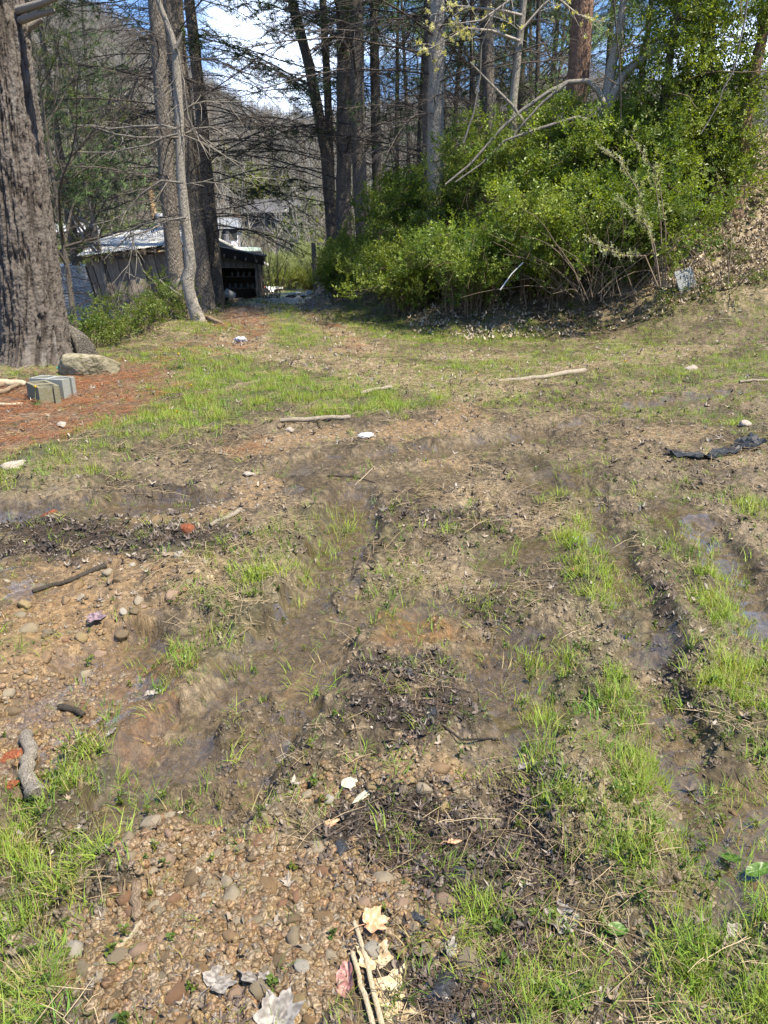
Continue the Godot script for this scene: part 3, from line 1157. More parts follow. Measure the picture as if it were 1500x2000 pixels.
func add_leaf(b: Build, at: Vector3, along: Vector3, up: Vector3, l: float, w: float) -> void:
	var side := along.cross(up).normalized()
	var nn := side.cross(along).normalized()
	var mid := at + along * l * 0.45 - nn * l * 0.04
	var tip := at + along * l - nn * l * 0.12
	for s in [-1.0, 1.0]:
		var edge: Vector3 = at + along * l * 0.4 + side * w * s + nn * w * 0.35
		var f := b.v.size()
		for q in [at, edge, tip, mid]:
			b.v.append(q)
			b.n.append((nn + side * s * -0.35).normalized())
			b.c.append(b.col)
			b.uv.append(Vector2.ZERO)
		if s < 0.0:
			b.ix.append_array([f, f + 1, f + 3, f + 1, f + 2, f + 3])
		else:
			b.ix.append_array([f, f + 3, f + 1, f + 1, f + 3, f + 2])

func sprig_mesh(sd: int, leaves: int, length: float, l: float, ratio: float, side_twigs := 2) -> ArrayMesh:   # a twig along +y with leaves
	var rg := RandomNumberGenerator.new()
	rg.seed = sd
	var b := Build.new()
	var lines := [[Vector3.ZERO, Vector3(0.12, 1, 0).normalized(), length]]
	for k in side_twigs:
		var a := rg.randf_range(0, TAU)
		lines.append([Vector3(0.02, length * rg.randf_range(0.2, 0.6), 0), Vector3(cos(a), 0.7, sin(a)).normalized(), length * 0.55])
	for ln in lines:
		b.col = Color(0.9, 0.75, 0.6)
		b.tube([ln[0], ln[0] + ln[1] * ln[2]], [0.002, 0.001], 3)
		var n := int(ceil(leaves * ln[2] / length))
		for k in n:
			var t: float = (k + 0.7) / n
			var a := k * 2.4 + rg.randf_range(-0.5, 0.5)
			var out: Vector3 = (dir(a, rg.randf_range(-0.2, 0.7)) + ln[1] * 0.35).normalized()
			var g := rg.randf_range(0.75, 1.15)
			b.col = Color(g, g, g * rg.randf_range(0.7, 1.1))
			var s := l * rg.randf_range(0.65, 1.15)
			add_leaf(b, ln[0] + ln[1] * ln[2] * t, out, (Vector3.UP + dir(rg.randf_range(0, TAU), 0) * 0.6).normalized(), s, s * ratio * 0.5)
	return b.mesh(true)

# ---------------------------------------------------------------- trees
func bent(from: Vector3, towards: Vector3, length: float, n: int, sag: float, wob: float, rg: RandomNumberGenerator) -> Array:
	var p := from
	var out := [p]
	var t := towards.normalized()
	for k in n:
		t = (t + Vector3(rg.randf_range(-wob, wob), sag + rg.randf_range(-wob, wob), rg.randf_range(-wob, wob))).normalized()
		p += t * length / n
		out.append(p)
	return out

func taper(r0: float, r1: float, n: int) -> Array:
	var o := []
	for k in n:
		o.append(lerpf(r0, r1, float(k) / (n - 1)))
	return o

func dead_bough(sd: int, needles := false) -> ArrayMesh:   # a whorl branch 1 m long along +x, dead or with needles
	var rg := RandomNumberGenerator.new()
	rg.seed = sd
	var b := Build.new()
	b.col = Color(0.075, 0.066, 0.056)
	var main := bent(Vector3.ZERO, Vector3(1, rg.randf_range(0.1, 0.32), 0), 1.0, 9, -0.045 if not needles else -0.02, 0.09, rg)
	b.tube(main, taper(0.0062, 0.0024, 10), 3)
	for k in range(2, 10):
		for s in ([-1.0, 1.0] if rg.randf() < 0.75 else [-1.0 if rg.randf() < 0.5 else 1.0]):
			var t: Vector3 = main[k] - main[k - 1]
			var ang := rg.randf_range(0.6, 1.1)
			var d: Vector3 = (t.normalized() * cos(ang) + Vector3(0, rg.randf_range(-0.25, 0.2), s) * sin(ang))
			var l := rg.randf_range(0.12, 0.42) * (1.15 - 0.075 * k)
			var sub := bent(main[k].lerp(main[k - 1], rg.randf()), d, l, 4, -0.06, 0.16, rg)
			b.tube(sub, taper(0.0028, 0.0011, 5), 3)
			for j in 3:
				var w: Vector3 = sub[1 + j]
				var e := bent(w, d + Vector3(rg.randf_range(-0.8, 0.8), rg.randf_range(-0.6, 0.3), rg.randf_range(-0.8, 0.8)), rg.randf_range(0.05, 0.17), 2, -0.08, 0.15, rg)
				b.tube(e, [0.0015, 0.0011, 0.0007], 3)
				if needles:
					tuft_of_needles(b, e[2], d, rg)
			if needles:
				tuft_of_needles(b, sub[4], d, rg)
				tuft_of_needles(b, sub[3], d, rg)
	return b.mesh(true)

func tuft_of_needles(b: Build, at: Vector3, d: Vector3, rg: RandomNumberGenerator) -> void:
	var keep := b.col
	var g := rg.randf_range(0.7, 1.25)
	b.col = Color(0.1 * g, 0.17 * g, 0.065 * g)
	for k in 13:
		var o := (d.normalized() * 0.7 + dir(rg.randf_range(0, TAU), rg.randf_range(-0.9, 0.9))).normalized()
		var s := o.cross(Vector3(rg.randf(), rg.randf(), rg.randf())).normalized() * 0.0016
		var p := at - d.normalized() * rg.randf() * 0.035
		b.tri(p - s, p + s, p + o * rg.randf_range(0.035, 0.07), Vector3(o.x, o.y + 0.8, o.z).normalized())
	b.col = keep

var boughs := []
var green_boughs := []
var wood_mat: StandardMaterial3D

func extended(pts: Array, high: float) -> Array:   # the trunk goes on upwards past what is in view
	var o := pts.duplicate()
	var p: Vector3 = o[-1]
	var t: Vector3 = (p - o[-2]).normalized()
	while p.y < high:
		t = t.lerp(Vector3.UP, 0.25).normalized()
		p += t * 1.6
		o.append(p)
	return o

func trunk_radii(pts: Array, r: float, flare: float) -> Array:
	var o := []
	var y0: float = pts[0].y
	var y1: float = pts[-1].y
	for p in pts:
		var t: float = (p.y - y0) / (y1 - y0)
		o.append(r * (1.0 - 0.75 * pow(t, 1.15)) + flare * exp(-(p.y - y0) / 0.3))
	return o

func rooted(pts: Array) -> Array:
	var o := []
	var p0: Vector3 = pts[0]
	var g := ground_h(p0.x, -p0.z)
	o.append(Vector3(p0.x, minf(p0.y, g) - 0.25, p0.z))
	o.append(Vector3(p0.x, maxf(minf(p0.y, g) + 0.12, minf(p0.y, g)), p0.z))
	for k in range(1, pts.size()):
		if pts[k].y > o[-1].y + 0.05:
			o.append(pts[k])
	return o

func at_height(pts: Array, y: float) -> Vector3:
	for k in range(1, pts.size()):
		if pts[k].y >= y:
			return pts[k - 1].lerp(pts[k], clampf((y - pts[k - 1].y) / maxf(0.01, pts[k].y - pts[k - 1].y), 0.0, 1.0))
	return pts[-1]

func pine(called: String, label: String, group: String, pts: Array, r: float, high: float, bm: Material, low: float, crown: float, reach: float, many := 1.0, sides := 10) -> Node3D:
	var line := extended(rooted(pts), high)
	var base: Vector3 = line[0]
	var t := thing(called, label, "tree", base, 0.0, group)
	var loc := []
	for p in line:
		loc.append(p - base)
	# finer rings give the bark and the trunk an uneven outline
	var pp := []
	var rad := []
	var rs := trunk_radii(loc, r, r * 0.35)
	for k in loc.size() - 1:
		var n := maxi(1, int(loc[k].distance_to(loc[k + 1]) / 0.3))
		for j in n:
			var f := float(j) / n
			pp.append(loc[k].lerp(loc[k + 1], f) + Vector3(rr(-1, 1), 0, rr(-1, 1)) * r * 0.05)
			rad.append(lerpf(rs[k], rs[k + 1], f) * rr(0.95, 1.06))
	pp.append(loc[-1])
	rad.append(rs[-1])
	part("trunk", tube_mesh(pp, rad, sides), bm, t)
	var xf := [[], [], []]
	var gx := [[], []]
	var y := low
	while y < loc[-1].y - 0.2:
		var c := at_height(loc, y)
		var live := y > crown
		for k in int(rr(2.6, 6.0) * many):
			var a := rr(0, TAU)
			var l := reach * rr(0.5, 1.6) * (1.0 if y < crown else lerpf(1.1, 0.3, (y - crown) / maxf(1.0, loc[-1].y - crown)))
			var rise := rr(-0.28, 0.22) if y < crown else rr(0.0, 0.45)
			var b := Basis(Vector3.UP, a) * Basis(Vector3.BACK, rise) * Basis(Vector3.RIGHT, rr(-0.5, 0.5))
			var x := Transform3D(b * l, c + Vector3(0, rr(-0.12, 0.12), 0))
			if live or R.randf() < 0.1 * smoothstep(crown - 5.0, crown, y):
				gx[R.randi() % 2].append(x)
			else:
				xf[R.randi() % 3].append(x)
		y += rr(0.35, 0.75)
	var first := R.randi()
	for k in 3:
		if xf[k].size():
			scatter("dead_branches", boughs[(first + k) % boughs.size()], wood_mat, xf[k], PackedColorArray(), t)
	for k in 2:
		if gx[k].size():
			scatter("needle_branches", green_boughs[(first + k) % green_boughs.size()], wood_mat, gx[k], PackedColorArray(), t)
	return t

func limb(b: Build, from: Vector3, towards: Vector3, length: float, r: float, depth: int, rg: RandomNumberGenerator, ends: Array, sag := 0.03) -> void:
	var n := 5 if depth > 0 else 3
	var p := bent(from, towards, length, n, sag, 0.16, rg)
	b.tube(p, taper(r, r * 0.45, n + 1), 6 if r > 0.03 else 3)
	if depth == 0:
		ends.append([p[n], (p[n] - p[n - 1]).normalized()])
		ends.append([p[1], (p[n] - p[n - 1]).normalized()])
		return
	for k in 2 + depth:
		var q: Vector3 = p[1 + (k * 3) % n] if k < n else p[n]
		var t: Vector3 = (p[n] - p[0]).normalized()
		var s := t.cross(dir(rg.randf_range(0, TAU), 0.3)).normalized()
		limb(b, q, t * 0.8 + s * rg.randf_range(0.5, 1.1) + Vector3(0, 0.1, 0), length * rg.randf_range(0.4, 0.65), r * 0.5, depth - 1, rg, ends, sag)
	limb(b, p[n], p[n] - p[n - 1], length * 0.55, r * 0.45, depth - 1, rg, ends, sag)

func bare_tree_mesh(sd: int, high: float, r: float, limbs: int, depth: int, wide := 0.45) -> ArrayMesh:
	var rg := RandomNumberGenerator.new()
	rg.seed = sd
	var b := Build.new()
	var p := bent(Vector3(0, -0.3, 0), Vector3(rg.randf_range(-0.08, 0.08), 1, rg.randf_range(-0.08, 0.08)), high, 8, 0.02, 0.035, rg)
	b.tube(p, taper(r, r * 0.12, 9), 5)
	var ends := []
	for k in limbs:
		var f := rg.randf_range(0.28, 0.98)
		var q: Vector3 = p[int(f * 8)].lerp(p[mini(8, int(f * 8) + 1)], fmod(f * 8, 1.0))
		limb(b, q, dir(k * 2.4 + rg.randf_range(-0.4, 0.4), rg.randf_range(0.35, 1.0)), high * wide * (1.1 - f) * rg.randf_range(0.7, 1.1) + 0.4, r * (1.05 - f) * 0.5 + 0.01, depth, rg, ends)
	return b.mesh()

func big_pine() -> void:   # its bark is cut into plates
	var line := [Vector3(-4.81, -0.18, -10.20), Vector3(-4.71, 0.40, -10.20), Vector3(-4.67, 1.19, -10.20), Vector3(-4.64, 1.93, -10.20), Vector3(-4.60, 2.69, -10.20), Vector3(-4.57, 3.47, -10.20), Vector3(-4.55, 4.15, -10.20), Vector3(-4.56, 5.13, -10.20)]
	var g := ground_h(line[0].x, -line[0].z)
	var base := Vector3(line[0].x, g - 0.3, line[0].z)
	line = extended(line, 15.0)
	var t := thing("great_pine", "huge old pine trunk with deeply furrowed bark beside the concrete blocks", "tree", base)
	var curve := Curve3D.new()
	curve.add_point(Vector3.ZERO)
	for p in line:
		if p.y - base.y > 0.2:
			curve.add_point(p - base)
	var total := curve.get_baked_length()
	var seg := 200
	var rows := 300
	var tall := minf(7.0, total)
	var nz := fnl(201, 0.62, 3, true)
	var nb := fnl(202, 1.0, 3)
	var b := Build.new()
	for i in rows + 1:
		var s := tall * i / rows
		var c := curve.sample_baked(s)
		var h := c.y - 0.3
		var r := 0.385 + 0.055 * exp(-maxf(h, 0.0) / 0.5) + 0.06 * exp(-maxf(h, 0.0) / 0.15) - 0.026 * h
		for k in seg + 1:
			var a := TAU * (k % seg) / seg
			var o := Vector3(cos(a), 0, sin(a))
			var q := Vector3(o.x * 6.5, s * 1.5, o.z * 6.5)
			var wrp := nb.get_noise_3dv(q * 0.8) * 0.9
			var f := nz.get_noise_3d(q.x + wrp, q.y + wrp * 0.5, q.z - wrp)
			var plate := 1.0 - smoothstep(0.2, 0.72, f)
			var da := angle_difference(a, 0.62)
			var scar := exp(-(da * da * 9.0 + pow((h - 4.1) / 0.16, 2.0))) + 0.7 * exp(-(pow(angle_difference(a, 1.5), 2.0) * 9.0 + pow((h - 1.35) / 0.1, 2.0)))
			var cross_cut := smoothstep(0.35, 0.75, fnl_cut(nb, o, s))
			var root := 0.09 * maxf(0.0, sin(a * 5.0 + 0.7)) * exp(-maxf(h, 0.0) / 0.25)
			var rad := r + root - 0.06 * scar + 0.042 * plate - 0.012 * cross_cut * plate + 0.012 * nb.get_noise_3dv(q * 5.0)
			b.v.append(c + o * rad)
			b.uv.append(Vector2(float(k) / seg, s))
			var tone := clampf(0.25 + 0.75 * plate + 0.35 * nb.get_noise_3dv(q * 2.5), 0.0, 1.0)
			b.c.append(Color(0.03, 0.025, 0.021).lerp(Color(0.125, 0.106, 0.092), tone).lerp(Color(0.19, 0.18, 0.165), clampf(plate * (nb.get_noise_3dv(q * 0.5 + Vector3(9, 0, 0)) - 0.15) * 2.0, 0.0, 0.6)))
	for i in rows:
		for k in seg:
			var p := i * (seg + 1) + k
			var q := p + seg + 1
			b.ix.append_array([p, p + 1, q, p + 1, q + 1, q])
	var arr := []
	arr.resize(Mesh.ARRAY_MAX)
	arr[Mesh.ARRAY_VERTEX] = b.v
	arr[Mesh.ARRAY_TEX_UV] = b.uv
	arr[Mesh.ARRAY_COLOR] = b.c
	arr[Mesh.ARRAY_INDEX] = b.ix
	var st := SurfaceTool.new()
	st.create_from_arrays(arr)
	st.generate_normals()
	var m := mat(Color.WHITE, 0.9, 0.3)
	m.vertex_color_use_as_albedo = true
	m.heightmap_enabled = true
	m.heightmap_texture = noise_tex(203, 0.05, 5, Color.BLACK, Color.WHITE)
	m.heightmap_scale = 1.0
	m.uv1_scale = Vector3(3, 0.8, 1)
	part("trunk", st.commit(), m, t)
	var upper := []
	var ur := []
	var s2 := tall - 0.1
	while s2 < total:
		upper.append(curve.sample_baked(s2))
		ur.append(0.31 * (1.0 - 0.6 * (s2 - tall) / maxf(1.0, total - tall)))
		s2 += 1.0
	part("upper_trunk", tube_mesh(upper, ur, 12), bark(204, lin(0.12, 0.09, 0.075), lin(0.24, 0.19, 0.16), 4, 0.5), t)
	# a scar with a knot, and the stubs of broken limbs high on its right
	var greybark := bark(205, lin(0.17, 0.15, 0.13), lin(0.36, 0.33, 0.29), 2, 2, 0.6)
	for q in [[Vector3(-4.26, 4.02, -10.10), Vector3(-3.87, 4.01, -9.80), Vector3(-3.59, 4.06, -9.70), 0.05], [Vector3(-4.25, 3.92, -10.10), Vector3(-3.95, 3.93, -9.90), Vector3(-3.73, 3.94, -9.80), 0.045], [Vector3(-4.34, 3.86, -10.30), Vector3(-4.19, 3.92, -10.30), Vector3(-4.08, 3.98, -10.30), 0.05]]:
		var w := [q[0] - base, q[1] - base, q[2] - base]
		part("limb_stub", tube_mesh(w, [q[3], q[3] * 0.8, q[3] * 0.6], 9), greybark, t)
	var gx := [[], []]
	for k in 46:
		var hh := rr(9.5, 16.0)
		var c := curve.sample_baked(minf(hh, total))
		gx[k % 2].append(Transform3D(Basis(Vector3.UP, rr(0, TAU)) * Basis(Vector3.BACK, rr(-0.1, 0.4)) * rr(1.8, 3.4), c))
	for k in 2:
		scatter("needle_branches", green_boughs[k], wood_mat, gx[k], PackedColorArray(), t)

func fnl_cut(nb: FastNoiseLite, o: Vector3, s: float) -> float:
	return absf(nb.get_noise_3d(o.x * 2.2 + 9.0, s * 9.0, o.z * 2.2)) * 2.4

func build_trees() -> void:
	wood_mat = tint_mat(0.85, 0.25)
	for k in 7:
		boughs.append(dead_bough(300 + k))
	for k in 4:
		green_boughs.append(dead_bough(320 + k, true))
	var brown := bark(210, lin(0.125, 0.109, 0.092), lin(0.29, 0.257, 0.22), 2.5, 0.55, 2.5)
	var dark := bark(211, lin(0.1, 0.088, 0.075), lin(0.235, 0.208, 0.178), 2.5, 0.6, 2.0)
	var grey := bark(212, lin(0.2, 0.18, 0.155), lin(0.42, 0.39, 0.34), 2.0, 0.8, 1.2)
	var red := bark(213, lin(0.15, 0.09, 0.065), lin(0.33, 0.22, 0.165), 2.5, 0.5, 2.0)
	big_pine()
	# beside the board shed
	pine("pine_tree", "straight brown pine rising in front of the board shed wall", "pines by the sheds", [Vector3(-4.97, -0.32, -18.60), Vector3(-5.00, 1.73, -18.60), Vector3(-4.98, 2.83, -18.60), Vector3(-4.92, 4.69, -18.60), Vector3(-4.89, 6.33, -18.60)], 0.215, 15.0, brown, 3.4, 10.5, 2.3, 0.9)
	pine("pine_tree", "thick ringed pine at the corner of the board shed behind the dead grey tree", "pines by the sheds", [Vector3(-4.78, -0.25, -20.50), Vector3(-4.83, 0.87, -20.50), Vector3(-4.93, 2.36, -20.50), Vector3(-4.95, 4.12, -20.50), Vector3(-5.02, 5.42, -20.50), Vector3(-5.06, 6.82, -20.50)], 0.25, 16.0, brown, 2.6, 11.0, 2.6, 0.9)
	pine("pine_tree", "dark slender pine half hidden behind the thick ringed pine", "pines by the sheds", [Vector3(-5.44, -0.42, -23.50), Vector3(-5.45, 1.79, -23.50), Vector3(-5.50, 3.85, -23.50), Vector3(-5.59, 5.78, -23.50), Vector3(-5.57, 7.60, -23.50)], 0.2, 16.0, dark, 3.0, 11.0, 2.6, 0.8)
	pine("pine_tree", "rightmost pine of the shed group, at the edge of the open shed", "pines by the sheds", [Vector3(-5.33, -0.28, -24.50), Vector3(-5.34, 1.80, -24.50), Vector3(-5.37, 3.53, -24.50), Vector3(-5.40, 5.71, -24.50), Vector3(-5.48, 7.86, -24.50)], 0.225, 16.0, brown, 2.6, 11.0, 2.8, 0.9)
	# middle of the view
	pine("pine_tree", "tall pine with the broad pale base at the top of the green bank", "pines behind the bank", [Vector3(-0.53, 1.09, -22.50), Vector3(-0.66, 2.45, -22.50), Vector3(-0.70, 3.75, -22.50), Vector3(-0.71, 5.60, -22.50), Vector3(-0.70, 7.34, -22.50)], 0.215, 19.0, brown, 3.2, 5.6, 3.0, 0.5)
	pine("pine_tree", "dark pine close left of the tall pale-based pine", "pines behind the bank", [Vector3(-1.21, 0.78, -23.50), Vector3(-1.19, 2.49, -23.50), Vector3(-1.12, 5.15, -23.50), Vector3(-1.11, 7.60, -23.50)], 0.24, 19.0, dark, 2.6, 4.8, 3.2, 0.55)
	pine("pine_tree", "leaning dark pine at the left of the middle clump, above the old fence", "pines behind the bank", [Vector3(-1.53, 0.75, -24.50), Vector3(-1.65, 2.53, -24.50), Vector3(-1.75, 3.95, -24.50), Vector3(-1.96, 5.18, -24.50), Vector3(-2.16, 6.23, -24.50), Vector3(-2.53, 7.61, -24.50)], 0.19, 16.0, dark, 2.6, 4.2, 3.2, 0.55)
	pine("pine_tree", "thin dark pine between the leaning pine and the dark one", "pines behind the bank", [Vector3(-1.74, 1.02, -26.00), Vector3(-1.71, 3.36, -26.00), Vector3(-1.74, 5.54, -26.00), Vector3(-1.82, 7.86, -26.00)], 0.15, 16.0, dark, 2.4, 7.0, 2.6, 0.6)
	pine("pine_tree", "thin straight dark pine right of the tall pale-based pine", "pines behind the bank", [Vector3(-0.16, 1.21, -24.00), Vector3(-0.21, 3.49, -24.00), Vector3(-0.26, 5.88, -24.00), Vector3(-0.28, 7.73, -24.00)], 0.16, 16.0, dark, 2.0, 4.4, 2.4, 0.6)
	pine("pine_tree", "slim bare-stemmed pine alone in the gap of sky", "pines behind the bank", [Vector3(0.46, 1.50, -27.00), Vector3(0.42, 4.20, -27.00), Vector3(0.42, 6.71, -27.00), Vector3(0.43, 8.24, -27.00)], 0.09, 11.0, dark, 2.0, 9.0, 1.6, 0.7)
	pine("pine_tree", "stout twin-toned pine left of the green thicket, lit on its right", "pines behind the bank", [Vector3(1.17, 1.50, -18.00), Vector3(1.13, 3.30, -18.00), Vector3(1.12, 4.78, -18.00), Vector3(1.11, 6.17, -18.00)], 0.2, 17.0, grey, 3.4, 9.5, 2.7, 0.8)
	pine("pine_tree", "black-barked pine pressed against the stout twin-toned pine", "pines behind the bank", [Vector3(1.06, 1.50, -18.90), Vector3(1.02, 3.39, -18.90), Vector3(1.01, 4.95, -18.90), Vector3(1.01, 6.41, -18.90)], 0.16, 16.0, dark, 2.6, 8.0, 2.6, 0.9)
	pine("pine_tree", "brown pine behind the crest of the green thicket", "pines behind the bank", [Vector3(2.59, 2.08, -19.00), Vector3(2.44, 3.83, -19.00), Vector3(2.34, 4.96, -19.00), Vector3(2.24, 6.43, -19.00)], 0.165, 16.0, brown, 3.8, 8.5, 2.8, 0.9)
	pine("pine_tree", "broad red-barked pine rising over the middle of the thicket", "pines behind the bank", [Vector3(3.89, 2.20, -16.50), Vector3(3.79, 3.70, -16.50), Vector3(3.79, 4.68, -16.50), Vector3(3.77, 5.78, -16.50)], 0.24, 16.0, red, 5.0, 8.0, 2.4, 0.7)
	# the wood behind: each its own tree
	var spots := [[815, 27, 0.1, "thin conifer just left of the stout twin-toned pine"], [795, 33, 0.11, "slim conifer in the gap between the bare-stemmed pine and the stout pine"], [880, 30, 0.13, "thin conifer close right of the stout twin-toned pine"], [905, 26, 0.11, "nearer thin conifer midway between the stout pine and the brown crest pine"], [925, 34, 0.14, "far conifer close left of the brown crest pine"], [985, 28, 0.12, "thin conifer close right of the brown crest pine"], [1005, 33, 0.13, "farther conifer behind the flowering tree's trunk"], [1035, 24, 0.1, "nearest slim conifer right of the flowering tree's trunk"], [1060, 31, 0.14, "stouter conifer left of the red-barked pine, behind the slim one"], [1085, 26, 0.11, "thin conifer touching the left side of the red-barked pine"], [1160, 29, 0.14, "conifer right of the red-barked pine, left of the crooked tree"], [1215, 25, 0.12, "slim conifer behind the dark hanging vine"], [1260, 30, 0.14, "conifer left of the black vine-hung stem"], [1330, 26, 0.13, "conifer between the two dark vine-grown stems"], [870, 40, 0.15, "distant conifer behind the right edge of the stout pine"], [960, 42, 0.15, "distant conifer behind the brown crest pine"], [1020, 44, 0.16, "farthest conifer, behind the flowering tree"], [1110, 38, 0.15, "distant conifer behind the red-barked pine"], [1420, 30, 0.15, "conifer behind the leaning vine-wrapped trunk at the right edge"]]
	for q in spots:
		var x: float = (q[0] - 750.0) / 1444.0 * q[1] * 0.94
		var g := ground_h(x, q[1])
		var p := Vector3(x, g, -q[1])
		pine("wood_tree", q[3], "thin conifers of the wood", [p, p + Vector3(rr(-0.15, 0.15), 3, rr(-0.1, 0.1)), p + Vector3(rr(-0.5, 0.5), 8, rr(-0.3, 0.3))], q[2] * 0.82, g + rr(10, 14), dark, 1.2, rr(2.6, 5.0), 2.1, 0.8, 6)
	for q in [[95, 19, 0.13, "green-boughed conifer nearest behind the great pine's right side"], [145, 24, 0.14, "green-boughed conifer above the pale camper trailer"], [60, 30, 0.17, "larger dark conifer hidden behind the great pine trunk"], [190, 33, 0.15, "conifer above the left end of the board shed roof"], [-10, 24, 0.16, "conifer at the left edge behind the great pine"], [235, 38, 0.15, "farthest conifer over the middle of the board shed roof"]]:
		var x: float = (q[0] - 750.0) / 1444.0 * q[1] * 0.94
		var p := Vector3(x, ground_h(x, q[1]), -q[1])
		pine("wood_tree", q[3], "conifers left of the board shed", [p, p + Vector3(rr(-0.15, 0.15), 3, 0), p + Vector3(rr(-0.4, 0.4), 7, 0)], q[2], rr(7.5, 10), dark, 1.0, rr(2.6, 4.0), 2.0, 1.0, 6)
	dead_tree(grey)
	hardwoods(grey, brown, dark)

func dead_tree(grey: Material) -> void:
	var base: Vector3 = put_down(Vector3(-4.22, -0.21, -17.20))
	var t := thing("dead_tree", "pale grey dead tree with a crooked forked top before the ringed pine", "tree", base)
	var rel := func(a: Array) -> Array:
		var o := []
		for p in a:
			o.append(p - base)
		return o
	part("trunk", tube_mesh(rel.call([Vector3(-4.19, -0.41, -17.20), Vector3(-4.21, -0.15, -17.20), Vector3(-4.30, 0.15, -17.20), Vector3(-4.36, 0.48, -17.20), Vector3(-4.37, 0.70, -17.20), Vector3(-4.27, 0.97, -17.20), Vector3(-4.28, 1.40, -17.20), Vector3(-4.30, 1.81, -17.20), Vector3(-4.31, 2.28, -17.20), Vector3(-4.31, 2.78, -17.20), Vector3(-4.29, 3.22, -17.20), Vector3(-4.24, 3.89, -17.20), Vector3(-4.22, 4.64, -17.20), Vector3(-4.20, 5.09, -17.20), Vector3(-4.26, 5.36, -17.20), Vector3(-4.39, 5.75, -17.20), Vector3(-4.53, 6.14, -17.20)]), [0.2, 0.165, 0.14, 0.135, 0.155, 0.125, 0.12, 0.115, 0.11, 0.1, 0.098, 0.095, 0.092, 0.08, 0.062, 0.05, 0.04], 10), grey, t)
	var rows := [
		["stub", 0.07, [Vector3(-4.37, 0.70, -17.20), Vector3(-4.53, 0.67, -17.20), Vector3(-4.62, 0.56, -17.20)]],
		["branch", 0.05, [Vector3(-4.16, 5.11, -17.10), Vector3(-4.06, 5.29, -17.10), Vector3(-4.01, 5.40, -17.10)]],
		["branch", 0.028, [Vector3(-4.27, 3.66, -17.00), Vector3(-4.52, 3.72, -17.00), Vector3(-5.05, 3.71, -17.00), Vector3(-5.64, 3.66, -17.00), Vector3(-6.00, 3.73, -17.00), Vector3(-6.42, 3.71, -17.00)]],
		["branch", 0.026, [Vector3(-4.22, 3.49, -16.90), Vector3(-4.63, 3.49, -16.90), Vector3(-5.05, 3.49, -16.90), Vector3(-5.51, 3.55, -16.90), Vector3(-5.86, 3.66, -16.90)]],
		["branch", 0.024, [Vector3(-4.20, 3.54, -16.80), Vector3(-4.49, 3.48, -16.80), Vector3(-4.82, 3.34, -16.80), Vector3(-5.20, 3.28, -16.80), Vector3(-5.63, 3.20, -16.80), Vector3(-6.20, 3.21, -16.80)]],
		["branch", 0.024, [Vector3(-4.24, 4.00, -17.40), Vector3(-4.00, 4.16, -17.40), Vector3(-3.73, 4.22, -17.40), Vector3(-3.31, 4.21, -17.40), Vector3(-2.67, 4.22, -17.40)]],
		["branch", 0.028, [Vector3(-4.24, 3.57, -17.30), Vector3(-3.97, 3.70, -17.30), Vector3(-3.64, 3.73, -17.30), Vector3(-3.32, 3.72, -17.30)]],
		["branch", 0.018, [Vector3(-4.19, 3.57, -17.20), Vector3(-3.75, 3.41, -17.20), Vector3(-3.34, 3.17, -17.20), Vector3(-2.93, 2.88, -17.20), Vector3(-2.67, 2.73, -17.20)]],
		["branch", 0.024, [Vector3(-4.18, 2.63, -16.80), Vector3(-4.63, 2.67, -16.80), Vector3(-5.09, 2.41, -16.80), Vector3(-5.45, 2.06, -16.80), Vector3(-5.74, 1.91, -16.80), Vector3(-6.18, 1.81, -16.80)]],
		["branch", 0.028, [Vector3(-4.15, 1.95, -16.60), Vector3(-4.49, 1.90, -16.60), Vector3(-4.94, 1.70, -16.60), Vector3(-5.39, 1.58, -16.60), Vector3(-5.93, 1.14, -16.60)]],
		["branch", 0.022, [Vector3(-4.17, 1.90, -16.60), Vector3(-4.60, 1.92, -16.60), Vector3(-5.04, 1.82, -16.60), Vector3(-5.49, 1.65, -16.60), Vector3(-5.94, 1.50, -16.60)]],
		["branch", 0.014, [Vector3(-4.18, 4.60, -17.00), Vector3(-4.35, 4.42, -17.00), Vector3(-4.45, 4.28, -17.00), Vector3(-4.46, 4.60, -17.00)]],
		["branch", 0.014, [Vector3(-4.11, 5.09, -17.00), Vector3(-4.04, 4.42, -17.00), Vector3(-4.01, 3.86, -17.00), Vector3(-3.85, 3.58, -17.00), Vector3(-3.65, 3.44, -17.00)]],
		["branch", 0.014, [Vector3(-4.37, 3.76, -16.90), Vector3(-4.48, 4.13, -16.90), Vector3(-4.49, 4.58, -16.90), Vector3(-4.40, 4.89, -16.90)]],
		["branch", 0.016, [Vector3(-4.23, 2.63, -17.20), Vector3(-3.82, 2.68, -17.20), Vector3(-3.38, 2.63, -17.20), Vector3(-3.14, 2.61, -17.20)]],
		["branch", 0.013, [Vector3(-5.32, 1.70, -16.60), Vector3(-5.26, 1.30, -16.60), Vector3(-5.14, 0.89, -16.60), Vector3(-4.94, 0.68, -16.60), Vector3(-4.60, 0.78, -16.60)]],
		["branch", 0.016, [Vector3(-5.22, 1.65, -16.50), Vector3(-5.35, 1.15, -16.50), Vector3(-5.56, 0.73, -16.50), Vector3(-5.68, 0.47, -16.50)]]]
	for q in rows:
		var l: Array = rel.call(q[2])
		part(q[0], tube_mesh(l, taper(q[1], q[1] * (0.35 if q[0] == "branch" else 0.7), l.size()), 6), grey, t)
	var b := Build.new()
	var rg := RandomNumberGenerator.new()
	rg.seed = 5
	b.col = Color(0.3, 0.27, 0.23)
